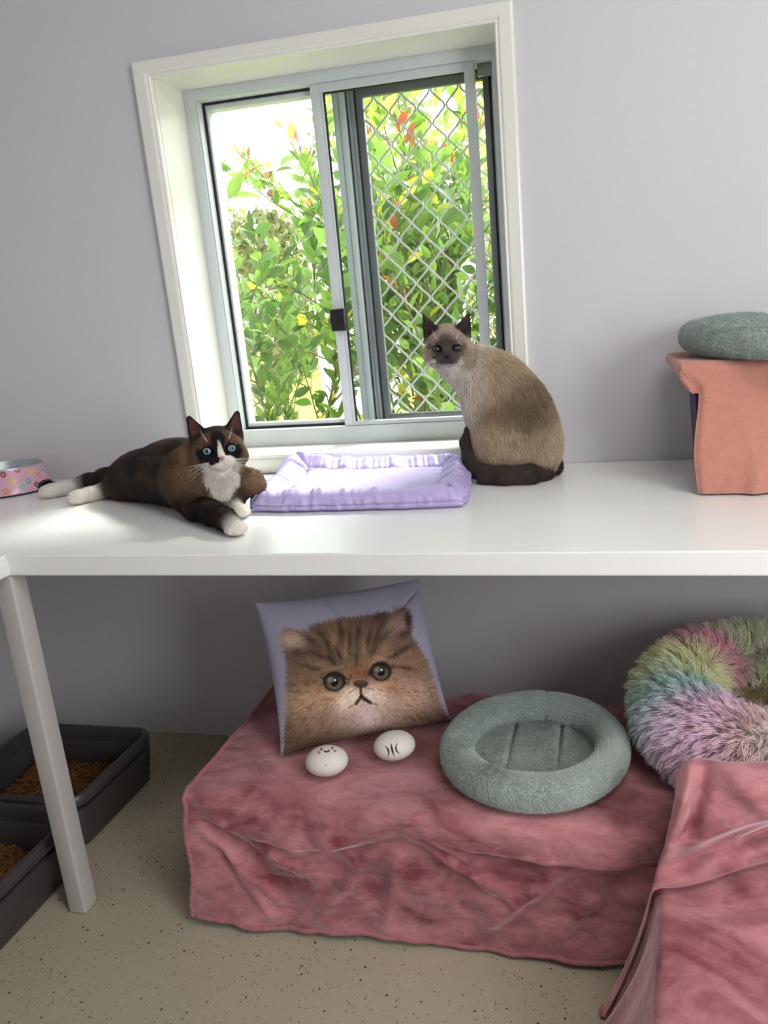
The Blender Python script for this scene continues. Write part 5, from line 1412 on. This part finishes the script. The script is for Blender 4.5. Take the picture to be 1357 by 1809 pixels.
def dark_cat():
    S = Sdf(); s = 1.13
    BR = (0.065, 0.038, 0.024); DK = (0.016, 0.010, 0.008); WH = (0.72, 0.68, 0.62); TAN = (0.22, 0.138, 0.08); GR = (0.045, 0.038, 0.034)
    fwd = np.array([0.515, -0.845, 0.10]); R = frame(fwd, (0, 0, 1), 0.0)
    eyes_mid = np.array([0.3095, -0.430, 0.8832]); O = eyes_mid - R @ (np.array((0, 2.6, 0.35)) * s * 0.01)
    bk = (-0.9, 0.35, -0.1)
    # trunk
    S.ell((0.232, -0.372, 0.816), (0.078, 0.066, 0.066), frame((0.8, -0.5, 0)), 0.03, BR, 1, bk, 1.1)
    S.ell((0.150, -0.325, 0.815), (0.066, 0.095, 0.066), frame((0.85, -0.5, 0.0)), 0.04, DK, 1, bk, 1.0)
    S.ell((0.060, -0.277, 0.808), (0.060, 0.095, 0.059), frame((0.88, -0.45, 0.1)), 0.04, DK, 1, bk, 1.0)
    S.ell((-0.012, -0.238, 0.797), (0.056, 0.070, 0.047), frame((0.9, -0.4, 0.15)), 0.04, DK, 1, bk, 1.0)
    S.ell((0.140, -0.300, 0.862), (0.035, 0.07, 0.022), frame((0.85, -0.45, 0.1)), 0.03, GR, 1, bk, 0.9)  # back ridge, its greyer colour carries the sun's sheen
    S.cone((0.250, -0.385, 0.835), tuple(O + R @ np.array((0, -0.012, -0.004))), 0.056, 0.042, 0.03, TAN, 1, (-0.3, 0.2, -1), 1.1)
    # chest bib
    S.ell((0.292, -0.420, 0.812), (0.036, 0.030, 0.048), frame(fwd), 0.02, BR, 1, (0.1, -0.2, -1), 1.1)
    # hind legs
    S.ell((-0.015, -0.258, 0.783), (0.034, 0.058, 0.030), frame((-0.95, 0.0, -0.15)), 0.02, BR, 1, (-1, 0, -0.2), 0.9)
    S.chain([(-0.040, -0.245, 0.778, 0.024), (-0.078, -0.242, 0.771, 0.0185), (-0.096, -0.250, 0.769, 0.0170)], 0.014, DK, fl=0.7)
    S.chain([(-0.096, -0.250, 0.768, 0.0165), (-0.112, -0.270, 0.767, 0.0160), (-0.126, -0.290, 0.766, 0.0155), (-0.132, -0.298, 0.765, 0.0150)], 0.006, WH, fl=0.5)
    toes(S, (-0.134, -0.301, 0.762), (-0.55, -0.83, 0), WH, 0.0078)
    S.chain([(-0.060, -0.215, 0.792, 0.034), (-0.130, -0.185, 0.782, 0.0235), (-0.190, -0.170, 0.773, 0.0180), (-0.204, -0.178, 0.770, 0.0172)], 0.016, DK, fl=0.8)
    S.chain([(-0.204, -0.178, 0.769, 0.0168), (-0.228, -0.198, 0.767, 0.0165), (-0.252, -0.220, 0.766, 0.0160), (-0.262, -0.228, 0.765, 0.0155)], 0.006, WH, fl=0.5)
    toes(S, (-0.266, -0.232, 0.763), (-0.74, -0.67, 0), WH, 0.0078)
    # tail, lying behind the body
    S.chain([(-0.075, -0.205, 0.785, 0.018), (-0.06, -0.150, 0.772, 0.016), (0.02, -0.125, 0.768, 0.014), (0.11, -0.13, 0.766, 0.011)], 0.012, DK, fl=0.9)
    # fore leg towards the viewer
    S.ell((0.238, -0.412, 0.798), (0.034, 0.045, 0.046), frame((0.6, -0.5, -0.4)), 0.02, BR, 1, (0.3, -0.3, -1), 0.9)
    S.chain([(0.232, -0.420, 0.785, 0.034), (0.252, -0.446, 0.776, 0.025), (0.310, -0.494, 0.777, 0.021), (0.352, -0.527, 0.774, 0.0185), (0.374, -0.545, 0.770, 0.0168)], 0.014, DK, fl=0.65)
    S.chain([(0.381, -0.550, 0.767, 0.0160), (0.390, -0.557, 0.765, 0.0150)], 0.004, WH, fl=0.45)
    toes(S, (0.396, -0.562, 0.762), (0.75, -0.62, 0), WH, 0.0082, 0.0078)
    # the other fore leg: elbow out to the right, paw tucked forward
    S.chain([(0.275, -0.375, 0.818, 0.044), (0.338, -0.372, 0.806, 0.022), (0.352, -0.374, 0.801, 0.012)], 0.014, TAN, flow=(0.6, 0, -0.7), fl=0.8)
    S.chain([(0.322, -0.382, 0.796, 0.020), (0.312, -0.412, 0.778, 0.018), (0.322, -0.430, 0.769, 0.0160)], 0.012, DK, fl=0.65)
    S.chain([(0.328, -0.432, 0.767, 0.0155), (0.338, -0.438, 0.765, 0.0150)], 0.005, WH, fl=0.45)
    toes(S, (0.345, -0.443, 0.762), (0.62, -0.75, 0), WH, 0.0078, 0.0072)
    head_prims(S, O, R, s, (0.13, 0.075, 0.044), (0.028, 0.016, 0.012), None, 1.0, (3.95, 5.9, 0.62))
    def face(P, q, C, L):
        C = C.copy(); L = L.copy()
        x, y, z = -q[:, 0], q[:, 1], q[:, 2]            # x to the viewer's right
        hd = (np.abs(x) < 5.2) & (z > -3.6) & (z < 8) & (y > -5)
        put = lambda w, c: C.__setitem__(slice(None), C * (1 - w[:, None]) + np.array(c) * w[:, None])
        nz = (fbm(P * 260, 3, 2) - 0.5)
        fr = hd & (y > 0.2)
        # brown cheeks, darker crown
        put(fr * 0.85 * sstep(1.2, 3.4, np.abs(x)) * sstep(3.0, 1.0, z), (0.17, 0.10, 0.057))
        put(hd * sstep(2.4, 3.4, z) * sstep(1.4, 0.4, np.abs(x)), (0.32, 0.22, 0.14))
        # black mask: forehead wedge and round the eyes
        for sx in (-1, 1):
            d = np.hypot((x - sx * 1.85) / 1.60, (z + 0.15) / 1.45) + 0.5 * nz
            put(fr * sstep(1.12, 0.88, d), (0.006, 0.005, 0.006))
        d = np.hypot(x / (0.95 + 0.10 * z), (z - 1.7) / 1.9) + 0.5 * nz
        put(fr * sstep(1.1, 0.85, d), (0.010, 0.008, 0.009))
        d = np.hypot((x + 1.25) / 1.25, (z + 1.2) / 0.95) + 0.4 * nz
        put(fr * (y > 2) * sstep(1.1, 0.9, d), (0.012, 0.010, 0.010))
        # white: blaze, right muzzle pad, chin, bib
        w = sstep(0.16, 0.02, np.abs(x - 0.12 + 0.05 * z) - (0.16 + 0.30 * sstep(1.4, -0.6, z)) + 0.25 * nz) * sstep(1.9, 1.4, z) * sstep(-1.2, -0.9, z)
        put(fr * (y > 1.5) * w, WH)
        d = np.hypot((x - 1.0) / 1.35, (z + 1.65) / 0.95) + 0.4 * nz
        put(fr * (y > 1.2) * sstep(1.1, 0.9, d), (0.66, 0.60, 0.56))
        d = np.hypot((x - 0.05) / 1.3, (z + 2.35) / 0.75) + 0.4 * nz
        put(fr * (y > 1.0) * sstep(1.1, 0.9, d), (0.66, 0.61, 0.56))
        d = np.hypot((x - 0.10) / 0.48, (z + 0.95) / 0.36)
        put(fr * (y > 3.2) * sstep(1.15, 0.9, d), (0.42, 0.20, 0.17))
        put(fr * (y > 3.2) * sstep(0.26, 0.16, np.hypot((x + 0.42) / 1.4, (z + 0.95))), (0.03, 0.012, 0.012))
        put(fr * (y > 2.8) * sstep(0.10, 0.03, np.abs(x - 0.05)) * (z < -1.3) * (z > -1.75), (0.12, 0.05, 0.045))
        # ears: dark with reddish hollow
        for sx in (-1, 1):
            ex, ez = x - sx * (3.0 + 0.28 * (z - 3.2)), z
            put(hd * (z > 3.0) * 1.0 * sstep(2.6, 3.6, z), (0.020, 0.012, 0.010)) if sx < 0 else None
        for sx in (-1, 1):
            ex = x - sx * (2.95 + 0.29 * (z - 3.0)); wd = 1.15 * np.clip((6.6 - z) / 3.6, 0, 1)
            put(hd * (y > -1.0) * sstep(0.25, -0.15, np.abs(ex) - wd) * sstep(2.9, 3.4, z) * sstep(0.25, -0.1, -(y + 0.9 - 0.15 * (z - 3))), (0.095, 0.042, 0.035))
        # bib down the chest
        b = P - np.array([0.296, -0.425, 0.822]); bx = b @ R[:, 0] * -1; bz = b[:, 2]; by = b @ R[:, 1]
        wd = 0.011 + 0.022 * sstep(-0.045, 0.015, bz)
        w = sstep(0.005, -0.004, np.abs(bx - 0.006 - 0.10 * np.clip(bz, -0.04, 0.03)) - wd + 0.012 * nz) * sstep(-0.040, -0.030, bz) * (np.hypot(P[:, 0] - 0.34, P[:, 1] + 0.53) > 0.055) * sstep(0.055, 0.035, bz) * (by > -0.02)
        put(w * (q[:, 2] < -1.9), (0.68, 0.64, 0.58))
        # sun sheen painted in grey on the back, tan flank by the shoulder
        d = P - np.array([0.15, -0.30, 0.875]); put(0.9 * np.exp(-(np.hypot(d[:, 0] / 0.07, d[:, 1] / 0.06) ** 2)) * sstep(0.845, 0.870, P[:, 2]) * (q[:, 2] < 0) * (0.4 + 1.2 * (fbm(P * 90, 2, 4) > 0.5)), (0.32, 0.29, 0.26))
        d = P - np.array([0.255, -0.425, 0.835]); put(0.95 * (1 - w) * np.exp(-((d / np.array([0.055, 0.05, 0.042])) ** 2).sum(1)) * (q[:, 2] < -1.5) * (by < 0.02), TAN)
        put(0.5 * sstep(0.45, 0.65, fbm(P * 16, 3, 12)) * (~hd) * (C.mean(1) < 0.1), (0.085, 0.050, 0.031))
        # bare round the eyes, nose
        for sx in (-1, 1):
            e = np.sqrt(((q - np.array((sx * 1.85, 2.6, 0.35))) ** 2).sum(1)); L = np.where(e < 1.05, L * 0.12, L)
        L = np.where((y > 3.9) & (np.abs(x) < 0.7) & (z > -1.4) & (z < -0.5), 0, L)
        return C, L
    root, V = finish_cat('dark_cat', 'dark brown cat with white bib and paws lying beside the lilac pad', S, O, R, s, 0.0024, BZ, face, (0.1, -0.3, BZ), 110000, 4, 0.0095, 0.00026, ((0.17, 0.25, 0.30), 0.95, 0.3, 0.88, (1.85, 2.07, 0.35)))
    whiskers(root, O, R, s, 3)
dark_cat()

def siamese():
    S = Sdf(); s = 1.10
    BG = (0.56, 0.44, 0.30); DB = (0.33, 0.245, 0.16); CR = (0.82, 0.75, 0.66); TL = (0.060, 0.045, 0.038); MK = (0.075, 0.060, 0.056)
    fwd = np.array([0.150, -0.955, -0.10]); R = frame(fwd, (0, 0, 1), 0.03)
    eyes_mid = np.array([0.7115, -0.175, 1.0334]); O = eyes_mid - R @ (np.array((0, 2.6, 0.35)) * s * 0.01)
    dn = (0.25, 0.0, -1)
    S.ell((0.842, -0.118, 0.826), (0.090, 0.080, 0.076), None, 0.03, BG, 1, dn, 1.0)
    S.ell((0.829, -0.120, 0.888), (0.086, 0.074, 0.080), None, 0.04, DB, 1, dn, 1.1)
    S.ell((0.801, -0.126, 0.948), (0.068, 0.062, 0.062), frame((0.5, 0, -1), (0, 1, 0)) if False else None, 0.04, BG, 1, dn, 1.1)
    S.ell((0.768, -0.118, 0.930), (0.030, 0.045, 0.070), None, 0.04, CR, 1, (0, -0.2, -1), 1.1)
    S.cone((0.788, -0.130, 0.962), tuple(O + R @ np.array((0, -0.016, -0.012))), 0.055, 0.038, 0.025, BG, 1, (0.6, 0.1, -1), 1.0)
    S.cone((0.752, -0.125, 0.972), tuple(O + R @ np.array((0, -0.008, -0.020))), 0.038, 0.028, 0.02, CR, 1, (0.1, -0.1, -1), 0.9)
    # haunch towards the viewer and its foot under the tail
    S.ell((0.812, -0.165, 0.820), (0.060, 0.036, 0.068), frame((0.3, 0.9, 0.2)), 0.025, BG, 1, (0.2, 0, -1), 0.9)
    S.ell((0.890, -0.150, 0.810), (0.040, 0.040, 0.055), None, 0.03, BG, 1, (0.1, 0, -1), 0.9)
    S.chain([(0.80, -0.17, 0.775, 0.022), (0.765, -0.145, 0.767, 0.016)], 0.012, DB, fl=0.5)
    # fore legs, on the window side
    for ox, oy in ((0.0, 0.0), (0.035, 0.018)):
        S.chain([(0.770 + ox, -0.10 + oy, 0.90, 0.028), (0.776 + ox, -0.082 + oy, 0.83, 0.020), (0.780 + ox, -0.074 + oy, 0.775, 0.016), (0.772 + ox, -0.066 + oy, 0.764, 0.0155)], 0.015, BG, fl=0.6)
    # tail round the feet, its tip lifted in front of the chest
    S.chain([(0.895, -0.080, 0.790, 0.022), (0.913, -0.125, 0.771, 0.0200), (0.898, -0.170, 0.769, 0.0195), (0.872, -0.203, 0.769, 0.0195), (0.822, -0.208, 0.769, 0.0190), (0.782, -0.195, 0.770, 0.0185), (0.757, -0.172, 0.778, 0.018), (0.745, -0.156, 0.800, 0.0175), (0.739, -0.146, 0.828, 0.0165), (0.742, -0.138, 0.850, 0.013)], 0.008, TL, fl=0.7)
    head_prims(S, O, R, s, (0.40, 0.32, 0.25), (0.040, 0.030, 0.027), None, 0.95, (4.25, 5.9, 0.36))
    def face(P, q, C, L):
        C = C.copy(); L = L.copy()
        x, y, z = -q[:, 0], q[:, 1], q[:, 2]
        hd = (np.abs(x) < 5.2) & (z > -3.6) & (z < 8) & (y > -5)
        put = lambda w, c: C.__setitem__(slice(None), C * (1 - w[:, None]) + np.array(c) * w[:, None])
        nz = (fbm(P * 220, 3, 2) - 0.5)
        fr = hd & (y > 0.6)
        d = np.hypot(x / 2.75, (z + 0.35) / 2.5) + 0.35 * nz
        put(fr * 0.95 * sstep(1.12, 0.72, d), MK)
        d = np.hypot(x / 1.3, (z - 1.6) / 1.6) + 0.4 * nz
        put(fr * 0.7 * sstep(1.2, 0.7, d), (0.095, 0.075, 0.065))
        d = np.hypot(x / 1.25, (z + 1.3) / 1.5) + 0.3 * nz
        put(fr * (y > 1.6) * 0.9 * sstep(1.1, 0.8, d), (0.050, 0.042, 0.043))
        put(fr * (y > 3.2) * sstep(1.2, 0.9, np.hypot(x / 0.55, (z + 0.95) / 0.4)), (0.014, 0.011, 0.012))
        put(fr * sstep(-2.1, -2.6, z), (0.58, 0.52, 0.46)); put(hd * 0.8 * sstep(2.2, 3.2, z) * sstep(2.0, 1.0, np.abs(x)), (0.50, 0.42, 0.34)); put(hd * 0.8 * sstep(3.0, 3.9, np.abs(x)) * sstep(1.8, 0.6, z), (0.56, 0.48, 0.40))
        for sx in (-1, 1):
            put(fr * 0.8 * sstep(1.25, 0.9, np.hypot((x - sx * 1.85) / 1.1, (z - 0.35) / 0.8)), (0.030, 0.025, 0.025))
        put(hd * sstep(2.9, 3.7, z) * sstep(1.0, 1.9, np.abs(x)), (0.036, 0.027, 0.024))
        for sx in (-1, 1):
            ex = x - sx * (2.95 + 0.29 * (z - 3.0)); wd = 1.1 * np.clip((6.6 - z) / 3.6, 0, 1)
            put(hd * (y > -1.0) * 0.8 * sstep(0.25, -0.15, np.abs(ex) - wd) * sstep(2.9, 3.4, z), (0.085, 0.058, 0.050))
        bd = (~hd) | (z < -3.0)
        # pale chest and throat, darker saddle on the back
        put(bd * 0.85 * sstep(0.795, 0.735, P[:, 0] - 0.02 * sstep(0.9, 0.98, P[:, 2])) * sstep(0.83, 0.90, P[:, 2]) * (C.mean(1) > 0.1), CR)
        sd = P - np.array([0.875, -0.16, 0.90]); put(bd * 0.75 * np.exp(-((sd / np.array([0.055, 0.08, 0.085])) ** 2).sum(1)) * (C.mean(1) > 0.1), (0.22, 0.16, 0.105))
        st = fbm(P * np.array([22, 22, 46]), 3, 6); put(bd * 0.45 * sstep(0.52, 0.62, st) * sstep(0.78, 0.86, P[:, 0]) * (C.mean(1) > 0.1), (0.15, 0.11, 0.072))
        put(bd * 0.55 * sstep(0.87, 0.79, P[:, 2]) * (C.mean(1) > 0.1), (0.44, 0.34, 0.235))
        for sx in (-1, 1):
            e = np.sqrt(((q - np.array((sx * 1.85, 2.6, 0.35))) ** 2).sum(1)); L = np.where(e < 0.95, L * 0.12, L)
        L = np.where((y > 3.9) & (np.abs(x) < 0.7) & (z > -1.4) & (z < -0.5), 0, L)
        return C, L
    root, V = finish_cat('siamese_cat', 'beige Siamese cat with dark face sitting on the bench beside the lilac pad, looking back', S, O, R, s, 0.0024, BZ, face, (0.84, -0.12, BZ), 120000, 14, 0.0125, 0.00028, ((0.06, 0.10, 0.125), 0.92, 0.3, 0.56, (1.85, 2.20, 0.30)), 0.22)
    whiskers(root, O, R, s, 5, 3.2)
siamese()
# ------------------------------------------------------------------ light
def lights():
    w = bpy.data.worlds.new('sky'); SC.world = w; w.use_nodes = True
    nt = w.node_tree; bg = nt.nodes['Background']
    bg.inputs[0].default_value = (0.93, 0.97, 1.0, 1); bg.inputs[1].default_value = 5.5
    s = bpy.data.lights.new('sun', 'SUN'); s.energy = 15.0; s.angle = math.radians(20); s.color = (1.0, 0.96, 0.88)
    o = bpy.data.objects.new('sun', s); COL.objects.link(o)
    d = Vector((-0.30, -0.72, -1.0))      # travelling direction: from the right, behind the window, high
    o.rotation_euler = d.to_track_quat('-Z', 'Y').to_euler()
    l = bpy.data.lights.new('ceiling_lamp', 'AREA'); l.shape = 'RECTANGLE'; l.size = 1.2; l.size_y = 0.6; l.energy = 19; l.color = (1.0, 0.97, 0.93)
    o = bpy.data.objects.new('ceiling_lamp', l); COL.objects.link(o); o.location = (1.7, -1.6, 2.46)
    # daylight of the room's other window, on the right behind the viewer
    l = bpy.data.lights.new('side_window_light', 'AREA'); l.shape = 'RECTANGLE'; l.size = 1.0; l.size_y = 1.2; l.energy = 34; l.color = (0.98, 0.99, 1.0)
    o = bpy.data.objects.new('side_window_light', l); COL.objects.link(o); o.location = (2.44, -1.85, 1.15)
    o.rotation_euler = (Vector((1.0, -0.4, 0.4)) - Vector((2.44, -1.85, 1.15))).to_track_quat('-Z', 'Y').to_euler()
lights()
SC.view_settings.view_transform = 'Standard'; SC.view_settings.look = 'None'
SC.view_settings.gamma = 1.0; SC.view_settings.use_curve_mapping = False
SC.view_settings.exposure = 0.22
SC.cycles.max_bounces = 8; SC.cycles.diffuse_bounces = 4; SC.cycles.transparent_max_bounces = 12; SC.cycles.transmission_bounces = 4; SC.cycles.glossy_bounces = 3
SC.cycles.sample_clamp_indirect = 6.0
